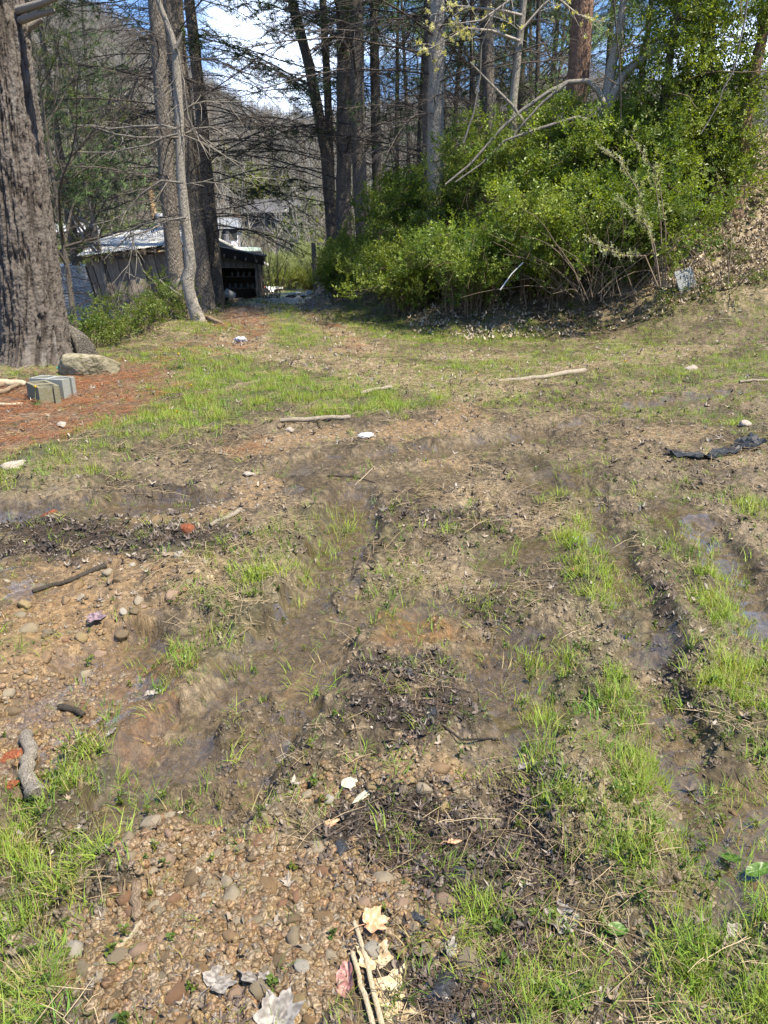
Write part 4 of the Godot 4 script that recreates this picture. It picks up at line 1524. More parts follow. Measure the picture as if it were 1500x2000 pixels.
	for q in rows.slice(2):
		var l: Array = rel.call(q[2])
		for k in range(1, l.size()):
			for e in 2:
				b.tube(bent(l[k].lerp(l[k - 1], rg.randf()), (l[k] - l[k - 1]).normalized() + Vector3(rg.randf_range(-0.8, 0.8), rg.randf_range(-0.8, 0.6), rg.randf_range(-0.8, 0.8)), rg.randf_range(0.2, 0.7), 3, -0.05, 0.25, rg), [0.008, 0.006, 0.005, 0.003], 3)
	var tw := part("twigs", b.mesh(true), wood_mat, t)
	tw.set_meta("kind", "stuff")

func hardwoods(grey: Material, brown: Material, dark: Material) -> void:
	var twig := tint_mat(0.85)
	# bare trees of middling size, some half in leaf
	var meshes := []
	for k in 4:
		meshes.append(bare_tree_mesh(400 + k, 9.0, 0.11, 15, 2))
	var leafy := sprig_mesh(31, 8, 0.3, 0.05, 0.55)
	var rows := [[205, 21, 0.8, "nearest bare hardwood before the left part of the board shed"], [120, 17, 0.75, "bare hardwood just right of the great pine, over the camper"], [160, 28, 1.0, "bare hardwood behind the left end of the board shed"], [470, 46, 0.6, "small bare hardwood above the open shed roof"], [505, 41, 0.45, "small bare hardwood right of the white hillside house"], [560, 52, 0.6, "low bare tree over the middle of the drive's end"], [600, 60, 0.75, "low bare tree left of the old fence, far down the valley"], [640, 47, 0.7, "bare tree behind the old fence posts"], [700, 52, 0.9, "bare tree behind the thick middle pines"], [450, 62, 0.8, "far bare tree over the white hillside house"], [525, 70, 0.7, "farthest low bare tree over the drive's end"], [820, 36, 0.9, "bare hardwood left of the stout pine in the wood"], [900, 38, 1.0, "bare hardwood right of the stout pine in the wood"], [1000, 36, 1.0, "bare hardwood behind the flowering tree"], [1070, 40, 1.1, "tall bare hardwood left of the red-barked pine"], [1180, 33, 1.0, "bare hardwood behind the crooked tree"], [270, 44, 1.1, "bare tree over the right part of the board shed roof"], [80, 40, 1.2, "bare tree behind the great pine's right flank"], [230, 55, 1.2, "far bare tree between the great pine and the board shed"], [330, 50, 1.1, "far bare tree behind the slender shed pines"], [770, 30, 0.7, "small bare tree in the sky gap behind the bare-stemmed pine"], [745, 34, 0.8, "small bare tree right of the thin straight dark pine"], [840, 45, 1.1, "far bare tree directly behind the stout pine"], [930, 30, 0.9, "nearer small bare tree left of the brown crest pine"]]
	var n := 0
	for q in rows:
		var x: float = (q[0] - 750.0) / 1444.0 * q[1] * 0.94
		var p := Vector3(x, ground_h(x, q[1]), -q[1])
		var t := thing("bare_tree", q[3], "tree", p, rr(0, TAU), "bare hardwoods of the valley and wood")
		t.scale = Vector3.ONE * q[2] * rr(0.9, 1.1)
		var o := part("trunk_and_limbs", meshes[n % 4], grey if n % 3 == 0 else brown, t)
		if n % 2 == 0 or x < -5.0 and q[1] < 30:
			var xf := []
			var col := PackedColorArray()
			for k in 240:
				var h := rr(2.0, 8.5)
				var s := (1.0 - absf(h - 5.0) / 5.5) * 2.6
				xf.append(Transform3D(Basis.from_euler(Vector3(rr(-1, 1), rr(0, TAU), rr(-1, 1))) * rr(0.6, 1.3), Vector3(rr(-s, s), h, rr(-s, s))))
				col.append(Color(0.12, 0.17, 0.04) * rr(0.6, 1.2))
			scatter("young_leaves", leafy, leaf_mat(), xf, col, t)
		n += 1
	# the flowering tree that leans in from the right
	var f0 := put_down(Vector3(2.57, 1.98, -16.00))
	var ft := thing("flowering_tree", "slender tree hung with pale cream blossom over the thicket", "tree", f0)
	part("trunk", tube_mesh(local([Vector3(2.58, 1.79, -16.00), Vector3(2.49, 3.10, -16.00), Vector3(2.47, 3.99, -16.00), Vector3(2.51, 4.67, -16.00), Vector3(2.56, 5.41, -16.00), Vector3(2.60, 6.13, -16.00)], f0), [0.1, 0.09, 0.08, 0.07, 0.06, 0.05], 8), grey, ft)
	var b := Build.new()
	b.col = Color(0.3, 0.27, 0.23)
	var rg := RandomNumberGenerator.new()
	rg.seed = 77
	var ends := []
	for l in [[Vector3(2.49, 5.31, -15.60), Vector3(2.12, 5.39, -15.60), Vector3(1.66, 5.43, -15.60), Vector3(1.20, 5.47, -15.60), Vector3(0.92, 5.31, -15.60)], [Vector3(2.44, 4.87, -15.40), Vector3(1.93, 5.03, -15.40), Vector3(1.47, 5.07, -15.40), Vector3(1.10, 4.87, -15.40), Vector3(0.81, 4.75, -15.40)], [Vector3(2.51, 5.83, -15.50), Vector3(1.99, 5.75, -15.50), Vector3(1.36, 5.68, -15.50), Vector3(0.91, 5.60, -15.50)], [Vector3(2.52, 5.12, -15.80), Vector3(2.89, 5.52, -15.80), Vector3(3.24, 5.76, -15.80)], [Vector3(2.47, 5.67, -15.20), Vector3(2.15, 5.41, -15.20), Vector3(1.71, 5.14, -15.20), Vector3(1.35, 5.10, -15.20)], [Vector3(2.43, 5.69, -15.00), Vector3(2.91, 5.47, -15.00), Vector3(3.37, 5.17, -15.00), Vector3(3.69, 5.09, -15.00)]]:
		var pp := local(l, f0)
		b.tube(pp, taper(0.03, 0.008, pp.size()), 5)
		for k in range(1, pp.size()):
			for e in 5:
				var q := bent(pp[k].lerp(pp[k - 1], rg.randf()), dir(rg.randf_range(0, TAU), rg.randf_range(-0.5, 0.3)) + (pp[k] - pp[k - 1]).normalized() * 0.7, rg.randf_range(0.25, 0.7), 3, -0.06, 0.25, rg)
				b.tube(q, [0.007, 0.006, 0.004, 0.003], 3)
				if k > 1:
					ends.append(q[3])
					ends.append(q[2])
	var limbs := part("limbs", b.mesh(true), twig, ft)
	limbs.set_meta("kind", "stuff")
	var bx := []
	var bc := PackedColorArray()
	var bloom := sprig_mesh(33, 9, 0.12, 0.04, 0.8)
	for e in ends:
		if R.randf() < 0.75:
			bx.append(Transform3D(Basis.from_euler(Vector3(rr(-1, 1), rr(0, TAU), rr(-1, 1))) * rr(0.6, 1.2), e))
			bc.append(Color(0.62, 0.6, 0.33).lerp(Color(0.75, 0.74, 0.55), R.randf()))
	scatter("blossoms", bloom, leaf_mat(), bx, bc, ft)
	# the crooked forked tree with its arch
	var k0: Vector3 = put_down(Vector3(4.12, 2.76, -15.20))
	var kt := thing("crooked_tree", "crooked forked grey tree whose limb arches down over the thicket", "tree", k0)
	part("trunk", tube_mesh(local([Vector3(4.13, 2.50, -15.20), Vector3(4.06, 3.36, -15.20), Vector3(4.05, 3.74, -15.20), Vector3(4.06, 4.11, -15.20), Vector3(4.09, 4.51, -15.20), Vector3(4.17, 4.91, -15.20), Vector3(4.19, 5.60, -15.20)], k0), [0.15, 0.13, 0.12, 0.1, 0.09, 0.08, 0.06], 8), grey, kt)
	for l in [[0.09, [Vector3(4.03, 3.72, -15.10), Vector3(4.26, 4.25, -15.10), Vector3(4.63, 4.57, -15.10), Vector3(4.98, 4.73, -15.10), Vector3(5.32, 4.88, -15.10)]], [0.055, [Vector3(3.96, 3.79, -15.00), Vector3(3.83, 4.01, -15.00), Vector3(3.60, 4.17, -15.00), Vector3(3.28, 4.15, -15.00), Vector3(2.93, 3.99, -15.00), Vector3(2.49, 3.71, -15.00), Vector3(2.14, 3.42, -15.00), Vector3(1.60, 2.83, -15.00), Vector3(1.14, 2.48, -15.00)]], [0.035, [Vector3(3.66, 3.52, -14.80), Vector3(3.45, 3.57, -14.80), Vector3(3.11, 3.48, -14.80), Vector3(2.66, 3.35, -14.80), Vector3(2.17, 3.19, -14.80), Vector3(1.77, 2.81, -14.80), Vector3(1.31, 2.51, -14.80)]], [0.03, [Vector3(3.26, 4.14, -14.90), Vector3(2.83, 3.82, -14.90), Vector3(2.40, 3.37, -14.90), Vector3(2.32, 3.20, -14.90)]], [0.035, [Vector3(2.70, 3.32, -15.00), Vector3(2.30, 3.79, -15.00), Vector3(1.92, 4.11, -15.00), Vector3(1.52, 4.46, -15.00)]], [0.02, [Vector3(1.45, 3.17, -15.00), Vector3(1.62, 3.67, -15.00), Vector3(1.71, 4.23, -15.00), Vector3(1.71, 4.71, -15.00), Vector3(1.93, 5.27, -15.00)]]]:
		var pp := local(l[1], k0)
		part("limb", tube_mesh(pp, taper(l[0], l[0] * 0.35, pp.size()), 7), grey, kt)
	# vine-grown trunks at the right edge
	var ivy := sprig_mesh(35, 9, 0.3, 0.068, 0.62)
	var reds := bark(214, lin(0.17, 0.1, 0.06), lin(0.36, 0.25, 0.17), 2, 0.5, 2.0)
	var specs := [
		["leaning brown trunk with peeling bark at the far right, wrapped in leaves", reds, 0.2, [Vector3(6.48, 1.86, -14.90), Vector3(6.48, 2.74, -14.90), Vector3(6.47, 3.49, -14.90), Vector3(6.51, 4.22, -14.90), Vector3(6.58, 4.84, -14.90), Vector3(6.65, 5.66, -14.90)], 5.6, 0.45],
		["dark upright trunk smothered in pale green vine leaves", dark, 0.2, [Vector3(6.11, 1.78, -15.20), Vector3(5.99, 2.76, -15.20), Vector3(5.83, 3.61, -15.20), Vector3(5.75, 4.51, -15.20), Vector3(5.74, 5.45, -15.20)], 5.8, 1.25],
		["black vine-hung stem nearest the thicket, thick with leaves", dark, 0.1, [Vector3(5.30, 1.95, -15.00), Vector3(5.07, 3.00, -15.00), Vector3(5.02, 3.83, -15.00), Vector3(5.04, 4.63, -15.00), Vector3(5.11, 5.47, -15.00)], 5.6, 1.2],
		["short red-brown stem between the vine-grown trunks", reds, 0.08, [Vector3(6.08, 1.77, -14.80), Vector3(6.04, 2.38, -14.80), Vector3(5.99, 3.06, -14.80), Vector3(5.83, 3.64, -14.80)], 3.2, 0.25]]
	for sp in specs:
		var p0: Vector3 = put_down(sp[3][0])
		var vt := thing("vine_tree", sp[0], "tree", p0)
		var line := rooted([p0] + sp[3].slice(1))
		line = extended(line, sp[4])
		var pp := local(line, p0)
		part("trunk", tube_mesh(pp, trunk_radii(pp, sp[2], 0.06), 10), sp[1], vt)
		var bb := Build.new()
		bb.col = Color(0.16, 0.12, 0.08)
		for k in int(14 * sp[5]):
			var h: float = rr(0.2, pp[-1].y * 0.95)
			bb.tube(bent(at_height(pp, h), dir(rr(0, TAU), rr(-0.3, 0.7)), rr(0.8, 1.9), 6, -0.12, 0.25, R), taper(0.014, 0.005, 7), 4)
		var vn := part("vines", bb.mesh(true), twig, vt)
		vn.set_meta("kind", "stuff")
		var vx := []
		var vc := PackedColorArray()
		for k in int(1500 * sp[5]):
			var h: float = rr(0.1, 1.0) * (pp[-1].y + 0.3)
			var w := rr(0.1, 1.0) * (1.6 if sp[5] > 1.0 else 1.0) * (0.6 + 0.5 * N4.get_noise_2d(h * 1.5, sp[2] * 90.0))
			var c := at_height(pp, h) + dir(rr(0, TAU), 0) * w
			if N4.get_noise_2d(c.x * 2.0 + h * 2.0, c.z * 2.0 - h * 1.5) < rr(-0.35, 0.1):
				continue
			vx.append(Transform3D(Basis.from_euler(Vector3(rr(-1.2, 1.2), rr(0, TAU), rr(-1.2, 1.2))) * rr(0.6, 1.2), c))
			vc.append(Color(0.16, 0.24, 0.045).lerp(Color(0.28, 0.34, 0.07), R.randf()) * rr(0.75, 1.15))
		scatter("leaves", ivy, leaf_mat(), vx, vc, vt)
	# hanging lianas
	for q in [["pale bare liana hanging in a long curve before the vine-grown trunks", 0.013, grey, [Vector3(4.92, 4.68, -11.80), Vector3(4.93, 4.33, -11.80), Vector3(4.90, 3.96, -11.80), Vector3(4.87, 3.71, -11.80), Vector3(4.76, 3.49, -11.80), Vector3(4.74, 3.33, -11.80), Vector3(4.63, 3.11, -11.80), Vector3(4.53, 2.93, -11.80)]], ["thin dark vine hanging straight down over the thicket", 0.013, dark, [Vector3(3.25, 4.84, -12.40), Vector3(3.35, 4.34, -12.40), Vector3(3.44, 3.96, -12.40), Vector3(3.50, 3.56, -12.40), Vector3(3.54, 3.19, -12.40)]]]:
		var o := part("hanging_vine", tube_mesh(q[3], taper(q[1], q[1] * 0.6, q[3].size()), 6), q[2], self)
		tag(o, q[0], "vine")

func local(pts: Array, base: Vector3) -> Array:
	var o := []
	for p in pts:
		o.append(p - base)
	return o

# ---------------------------------------------------------------- shrubs
func shrub(called: String, label: String, x: float, d: float, r: float, h: float, canes: int, per: float, sprigs: Array, ca: Color, cb: Color, group := "", lean := Vector3.ZERO) -> Node3D:
	var base := on_ground(x, d)
	var t := thing(called, label, "shrub", base, 0.0, group)
	var b := Build.new()
	b.col = Color(0.15, 0.11, 0.075)
	var xf := []
	var col := []
	for k in sprigs.size():
		xf.append([])
		col.append(PackedColorArray())
	for k in canes:
		var a := rr(0, TAU)
		var o := dir(a, 0)
		var root := o * r * rr(0.0, 0.45)
		root.y = ground_h(x + root.x, d - root.z) - base.y - 0.05
		var rise := rr(0.45, 1.0)
		var out := rr(0.25, 1.0)
		var tip := o * r * out + Vector3(0, h * rise * (1.05 - 0.45 * out * out), 0) + lean * rise
		tip.y += maxf(0.0, ground_h(x + tip.x, d - tip.z) - base.y) * 0.6
		var droop := o * r * 0.25 + Vector3(0, -h * rr(0.05, 0.3), 0)
		var pts := []
		var n := 9
		for i in n + 1:
			var f := float(i) / n
			var up := root.lerp(tip, f) + Vector3(0, h * rise * 0.32 * sin(PI * f), 0) + droop * f * f * f
			pts.append(up + Vector3(rr(-1, 1), rr(-1, 1), rr(-1, 1)) * 0.03 * h)
		b.tube(pts, taper(rr(0.006, 0.013), 0.003, n + 1), 3)
		for j in int(per * rr(0.7, 1.3)):
			var f := pow(R.randf(), 0.6)
			var i := clampi(int(f * n), 0, n - 1)
			var p: Vector3 = pts[i].lerp(pts[i + 1], f * n - i) + Vector3(rr(-1, 1), rr(-0.7, 1), rr(-1, 1)) * 0.16
			if p.y < ground_h(x + p.x, d - p.z) - base.y:
				continue
			if N4.get_noise_3d((x + p.x) * 1.5, p.y * 1.5 + 20.0, (d - p.z) * 1.5) < -0.13:
				continue
			var w := R.randi() % sprigs.size()
			xf[w].append(Transform3D(Basis.from_euler(Vector3(rr(-1.3, 1.3), rr(0, TAU), rr(-1.3, 1.3))) * rr(0.6, 1.25), p))
			var e := N4.get_noise_3d((x + p.x) * 1.2, p.y * 1.2, (d - p.z) * 1.2)
			col[w].append(ca.lerp(cb, clampf(0.45 + e * 1.3 + rr(-0.25, 0.25), 0.0, 1.0)) * rr(0.8, 1.15))
	var s := part("stems", b.mesh(true), wood_mat, t)
	s.set_meta("kind", "stuff")
	for k in sprigs.size():
		scatter("foliage", sprigs[k], leaf_mat(), xf[k], col[k], t)
	return t

func build_bushes() -> void:
	var hs := [sprig_mesh(41, 11, 0.27, 0.054, 0.6), sprig_mesh(42, 12, 0.33, 0.054, 0.55, 3), sprig_mesh(46, 10, 0.3, 0.068, 0.5), sprig_mesh(47, 16, 0.28, 0.038, 0.6, 3)]
	var fs := [sprig_mesh(43, 12, 0.22, 0.036, 0.55, 3)]
	var ga := Color(0.115, 0.2, 0.036)
	var gb := Color(0.3, 0.39, 0.075)
	var g := "green shrubs of the bank thicket"
	var rows := [
		[-1.15, 20.4, 0.65, 0.7, 36, "lowest green shrub, at the very tip of the thicket by the wheel track"],
		[-1.3, 23.0, 0.55, 0.65, 30, "low green shrub just behind the thicket's tip, under the old fence"],
		[-0.75, 20.6, 0.85, 1.1, 50, "low rounded green shrub at the left end of the thicket by the old fence"],
		[0.1, 18.2, 1.1, 1.3, 75, "low spreading green shrub beside the right wheel track"],
		[0.75, 16.1, 1.3, 1.45, 95, "green shrub spilling over the grass left of the thicket's middle"],
		[1.3, 18.6, 1.5, 2.0, 95, "tall green shrub on the bank below the stout pine"],
		[1.75, 14.6, 1.3, 1.7, 105, "dense green shrub at the foot of the bank, nearest the drive"],
		[2.5, 16.6, 1.7, 2.5, 120, "tallest green shrub at the crest of the thicket"],
		[3.0, 14.3, 1.4, 2.1, 110, "deep green shrub hanging over the dark hollow"],
		[3.9, 15.8, 1.7, 2.6, 120, "broad green shrub below the red-barked pine"],
		[4.35, 13.8, 1.3, 1.9, 85, "dark stemmy shrub behind the silver sprays"],
		[5.0, 14.9, 1.25, 2.2, 85, "leafy shrub between the silver sprays and the vine-grown trunks"],
		[0.5, 20.8, 1.3, 1.9, 80, "pale green shrub on the bank under the middle pines"]]
	for q in rows:
		var u := rr(0.0, 1.0)
		var v := rr(0.85, 1.1)
		var mix := [hs[R.randi() % 2], hs[2 + R.randi() % 2]]
		shrub("green_shrub", q[5], q[0], q[1], q[2], q[3], q[4], rr(17.0, 23.0), mix, ga.lerp(gb, 0.35 * u) * v, gb.lerp(Color(0.33, 0.38, 0.08), 0.5 * u) * v, g)
	# silver-leaved sprays
	var silver := sprig_mesh(44, 12, 0.2, 0.05, 0.34, 1)
	var s0: Vector3 = put_down(Vector3(4.51, 0.79, -12.60))
	var st := thing("silver_shrub", "arching sprays of silvery white leaves before the dark stems", "shrub", s0)
	var xf := []
	var col := PackedColorArray()
	var b := Build.new()
	b.col = Color(0.2, 0.16, 0.12)
	for l in [[Vector3(4.44, 0.81, -12.40), Vector3(4.18, 1.58, -12.40), Vector3(3.90, 2.24, -12.40), Vector3(3.63, 2.60, -12.40), Vector3(3.34, 2.78, -12.40)], [Vector3(4.41, 0.81, -12.30), Vector3(4.20, 1.50, -12.30), Vector3(3.99, 1.87, -12.30), Vector3(3.66, 2.05, -12.30)], [Vector3(4.33, 0.82, -12.20), Vector3(4.07, 1.28, -12.20), Vector3(3.75, 1.28, -12.20), Vector3(3.46, 1.39, -12.20), Vector3(3.17, 1.50, -12.20)], [Vector3(4.52, 0.80, -12.50), Vector3(4.35, 1.80, -12.50), Vector3(4.14, 2.54, -12.50), Vector3(3.73, 3.00, -12.50)], [Vector3(4.56, 0.80, -12.50), Vector3(4.45, 1.65, -12.50), Vector3(4.29, 2.25, -12.50), Vector3(4.13, 2.61, -12.50)], [Vector3(4.37, 0.82, -12.20), Vector3(4.20, 1.43, -12.20), Vector3(4.03, 1.72, -12.20), Vector3(3.85, 1.83, -12.20)]]:
		var pp := local(l, s0)
		b.tube(pp, taper(0.012, 0.004, pp.size()), 4)
		for k in range(pp.size() / 2, pp.size()):
			for e in 9:
				var t: Vector3 = pp[k] - pp[k - 1]
				xf.append(Transform3D(Basis(Quaternion(Vector3.UP, (t.normalized() + dir(rr(0, TAU), rr(-0.5, 0.7)) * 0.8).normalized())) * rr(0.5, 1.0), pp[k - 1].lerp(pp[k], R.randf()) + dir(rr(0, TAU), rr(-1, 1)) * 0.04))
				col.append(Color(0.42, 0.46, 0.36).lerp(Color(0.6, 0.62, 0.55), R.randf()))
	part("stems", b.mesh(true), wood_mat, st)
	scatter("foliage", silver, leaf_mat(), xf, col, st)
	# bare stems under the sprays
	var db := Build.new()
	db.col = Color(0.17, 0.135, 0.1)
	var d0: Vector3 = put_down(Vector3(4.21, 0.61, -12.90))
	for k in 120:
		db.tube(bent(Vector3(rr(-1.3, 1.6), rr(-0.1, 0.1) + 0.15, rr(-0.9, 0.5)), Vector3(rr(-0.8, 0.8), rr(0.4, 1.2), rr(-0.3, 0.6)), rr(0.7, 2.2), 7, -0.1, 0.2, R), taper(rr(0.004, 0.011), 0.003, 8), 4)
	var dt := part("leafless_shrub", db.mesh(true), wood_mat, self)
	dt.position = d0
	tag(dt, "tangle of bare brown stems in the dark hollow under the silver sprays", "shrub")
	# small shrubs on the left verge
	var la := Color(0.12, 0.19, 0.035)
	var lb := Color(0.22, 0.27, 0.06)
	var lg := "light green shrubs before the board shed"
	for q in [[Vector3(-4.39, -0.09, -12.29), 0.5, 0.65, 20, "light green shrub right of the grey boulder"], [Vector3(-4.49, -0.11, -13.72), 0.5, 0.7, 20, "light green shrub in the middle of the board wall"], [Vector3(-4.56, -0.15, -15.27), 0.5, 1.05, 26, "tallest light green shrub, reaching up the board wall"], [Vector3(-4.73, -0.19, -17.65), 0.4, 0.75, 20, "small light green shrub at the foot of the dead tree"], [Vector3(-4.48, -0.07, -11.72), 0.4, 0.6, 14, "sparse light green shrub behind the great pine"]]:
		shrub("verge_shrub", q[4], q[0].x, -q[0].z, q[1], q[2], q[3], 9.0, fs, la, lb, lg)
	# far down the drive
	var wa := Color(0.3, 0.35, 0.19)
	var wb := Color(0.42, 0.46, 0.28)
	var soft_leaf := [sprig_mesh(45, 12, 0.35, 0.07, 0.4, 3)]
	for q in [[-5.6, 46.0, 2.2, 4.2, "round grey-green willow down in the valley beyond the drive"], [-3.4, 43.0, 1.8, 3.4, "smaller grey-green willow behind the old fence"], [-8.4, 52.0, 2.5, 4.2, "pale willow behind the open shed"]]:
		shrub("willow", q[4], q[0], q[1], q[2], q[3], 150, 40.0, soft_leaf, wa, wb, "willows in the valley")
	for q in [[-4.2, 33.5, 0.9, 1.0, "yellow-green weed clump where the drive drops away"], [-3.2, 33.0, 0.8, 0.85, "yellow-green weed clump left of the old fence"]]:
		shrub("weed_clump", q[4], q[0], q[1], q[2], q[3], 50, 14.0, fs, Color(0.2, 0.25, 0.04), Color(0.28, 0.31, 0.07), "weed clumps at the end of the drive")
	var bare := Build.new()
	bare.col = Color(0.17, 0.13, 0.1)
	for k in 26:
		bare.tube(bent(Vector3(rr(-0.3, 0.3), -0.05, rr(-0.3, 0.3)), dir(rr(0, TAU), rr(0.7, 1.5)), rr(1.2, 2.9), 6, -0.02, 0.1, R), taper(0.012, 0.004, 7), 4)
	var bt := part("bare_bush", bare.mesh(true), wood_mat, self)
	bt.position = put_down(Vector3(-3.97, -0.53, -27.00))
	tag(bt, "leafless bush of upright stems beside the mint clapboard building", "shrub")
	# low boughs with green needles that reach across the drive
	var lp := thing("low_boughs", "long green pine boughs sweeping over the drive from the middle pines", "branch", Vector3(-1.48, 2.23, -24.20))
	var gx := [[], []]
	for q in [[2.9, 3.3, -0.1], [3.3, 3.0, 0.05], [2.6, 2.6, 0.1], [0.2, 2.8, 0.0]]:
		gx[R.randi() % 2].append(Transform3D(Basis(Vector3.UP, q[0]) * Basis(Vector3.BACK, q[2]) * q[1], Vector3(rr(-0.2, 0.2), rr(-0.4, 0.9), 0)))
	for k in 2:
		scatter("needle_branches", green_boughs[k], wood_mat, gx[k], PackedColorArray(), lp)

# ---------------------------------------------------------------- hillside, houses, sheds
func build_far() -> void:
	var meshes := []
	for k in 3:
		meshes.append(bare_tree_mesh(500 + k, 13.0, 0.17, 11, 1, 0.42))
	var m := tint_mat(0.9)
	var xf := [[], [], []]
	var col := [PackedColorArray(), PackedColorArray(), PackedColorArray()]
	for k in 15000:
		var r := lerpf(72.0, 285.0, sqrt(R.randf()))
		var a := deg_to_rad(rr(-46.0, 40.0))
		var x := sin(a) * r
		var d := cos(a) * r
		if N4.get_noise_2d(x * 0.02, d * 0.02) > 0.22 and r < 150.0 or r < 100.0 and R.randf() < 0.5:
			continue
		var p := Vector3(x, base_h(x, d), -d)
		if absf(a + 0.225) < 0.12 and r < 150.0 and R.randf() < 0.75:
			continue
		xf[k % 3].append(Transform3D(Basis(Vector3.UP, rr(0, TAU)) * rr(0.65, 1.15), p))
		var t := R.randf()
		var c := Color(0.22, 0.208, 0.18).lerp(Color(0.32, 0.3, 0.27), t)  # grey haze of distance is mixed into these tree colours, no fog used
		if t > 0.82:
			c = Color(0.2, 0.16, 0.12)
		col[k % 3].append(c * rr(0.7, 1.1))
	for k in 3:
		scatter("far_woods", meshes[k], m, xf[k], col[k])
	# young green crowns and conifers in the far wood
	var clump := crown_mesh(510, 420, 1.0, 1.3, 0.22)
	var cone := crown_mesh(511, 420, 0.62, 2.4, 0.2)
	var cx := [[], []]
	var cc := [PackedColorArray(), PackedColorArray()]
	for k in 1500:
		var r := rr(64.0, 230.0)
		var a := deg_to_rad(rr(-42.0, 36.0))
		var x := sin(a) * r
		var d := cos(a) * r
		if absf(a + 0.225) < 0.1 and r < 135.0:
			continue
		var w := 0 if R.randf() < 0.6 else 1
		var s := rr(1.6, 3.2)
		cx[w].append(Transform3D(Basis(Vector3.UP, rr(0, TAU)) * s, Vector3(x, base_h(x, d) + s * (1.6 if w == 0 else 2.2), -d)))
		cc[w].append(Color(0.17, 0.215, 0.08).lerp(Color(0.24, 0.25, 0.11), R.randf()) if w == 0 else Color(0.04, 0.065, 0.03))
	scatter("far_green_woods", clump, leaf_mat(), cx[0], cc[0])
	scatter("far_conifer_woods", cone, leaf_mat(), cx[1], cc[1])
	far_house("far_house", "white house with a grey roof on the hillside above the open shed", -0.205, 112.0, Vector3(5.2, 2.1, 4.5), Color(0.78, 0.79, 0.82), Color(0.2, 0.22, 0.25), 1.2, 0.3)
	far_house("far_house", "small dark house with a dark roof far up the valley lawn", -0.134, 128.0, Vector3(8, 2.8, 6), Color(0.12, 0.11, 0.11), Color(0.1, 0.1, 0.11), 1.8, -0.2)
	far_house("far_house", "brown cabin half hidden by the conifers at the left hillside", -0.37, 80.0, Vector3(7, 3.0, 5), Color(0.16, 0.09, 0.06), Color(0.22, 0.2, 0.19), 1.7, 0.2)
	far_house("far_house", "low flat outbuilding with a pale edge above the open shed's roof", -0.235, 62.0, Vector3(4.6, 2.4, 4), Color(0.22, 0.2, 0.17), Color(0.4, 0.39, 0.37), 0.2, 0.05)
	car("far_car", "white car parked on the hillside left of the board shed", Vector3(-24.55, 1.77, -62.00), 0.3, Color(0.75, 0.76, 0.8))
	car("far_car", "white car roof seen over the end of the drive, left one", put_down(Vector3(-6.21, -1.38, -44.00)), 1.2, Color(0.8, 0.8, 0.8))
	car("far_car", "white car seen between the yellow-green weeds and the old fence", put_down(Vector3(-5.45, -1.37, -46.00)), 1.4, Color(0.8, 0.8, 0.8))
	car("far_car", "red car behind the mint clapboard building", put_down(Vector3(-7.11, -1.39, -42.00)), 1.3, Color(0.22, 0.025, 0.025))
	# a cut pole with a grey can
	var u0 := Vector3(-9.83, 2.02, -34.00)
	var ut := thing("utility_pole", "short weathered orange-brown pole with a grey transformer can behind the board shed", "pole", u0 - Vector3(0, 3.0, 0))
	part("post", tube_mesh([Vector3(0, -0.5, 0), Vector3(0, 3.4, 0), Vector3(-0.05, 4.75, 0)], [0.15, 0.14, 0.13], 10), bark(601, lin(0.3, 0.19, 0.1), lin(0.5, 0.36, 0.22), 2, 0.4, 0.5), ut)
	var can := CylinderMesh.new()
	can.top_radius = 0.2
	can.bottom_radius = 0.2
	can.height = 0.75
	var co := part("transformer_can", can, mat(lin(0.5, 0.53, 0.58), 0.5), ut)
	co.position = Vector3(0.28, 3.2, 0.1)

func crown_mesh(sd: int, n: int, w: float, h: float, leaf: float) -> ArrayMesh:
	var rg := RandomNumberGenerator.new()
	rg.seed = sd
	var b := Build.new()
	var nz := fnl(sd, 1.1, 2)
	for k in n:
		var p := Vector3(rg.randf_range(-1, 1), rg.randf_range(-1, 1), rg.randf_range(-1, 1))
		var lim := 1.0 + 0.7 * nz.get_noise_3dv(p.normalized() * 1.2)
		if h > 2.0:
			lim *= 0.55 - 0.5 * p.y
			if Vector2(p.x, p.z).length() > lim:
				continue
		elif p.length() > lim:
			continue
		var g := rg.randf_range(0.7, 1.2)
		b.col = Color(g, g, g)
		var q := Vector3(p.x * w, p.y * h * 0.6, p.z * w)
		add_leaf(b, q, dir(rg.randf_range(0, TAU), rg.randf_range(-0.7, 0.7)), dir(rg.randf_range(0, TAU), rg.randf_range(0.2, 1.5)), leaf * g, leaf * 0.4)
	b.col = Color(0.9, 0.8, 0.7)
	b.tube([Vector3(0, -h * 1.1, 0), Vector3(0, h * 0.3, 0)], [0.05, 0.02], 4)
	return b.mesh(true)

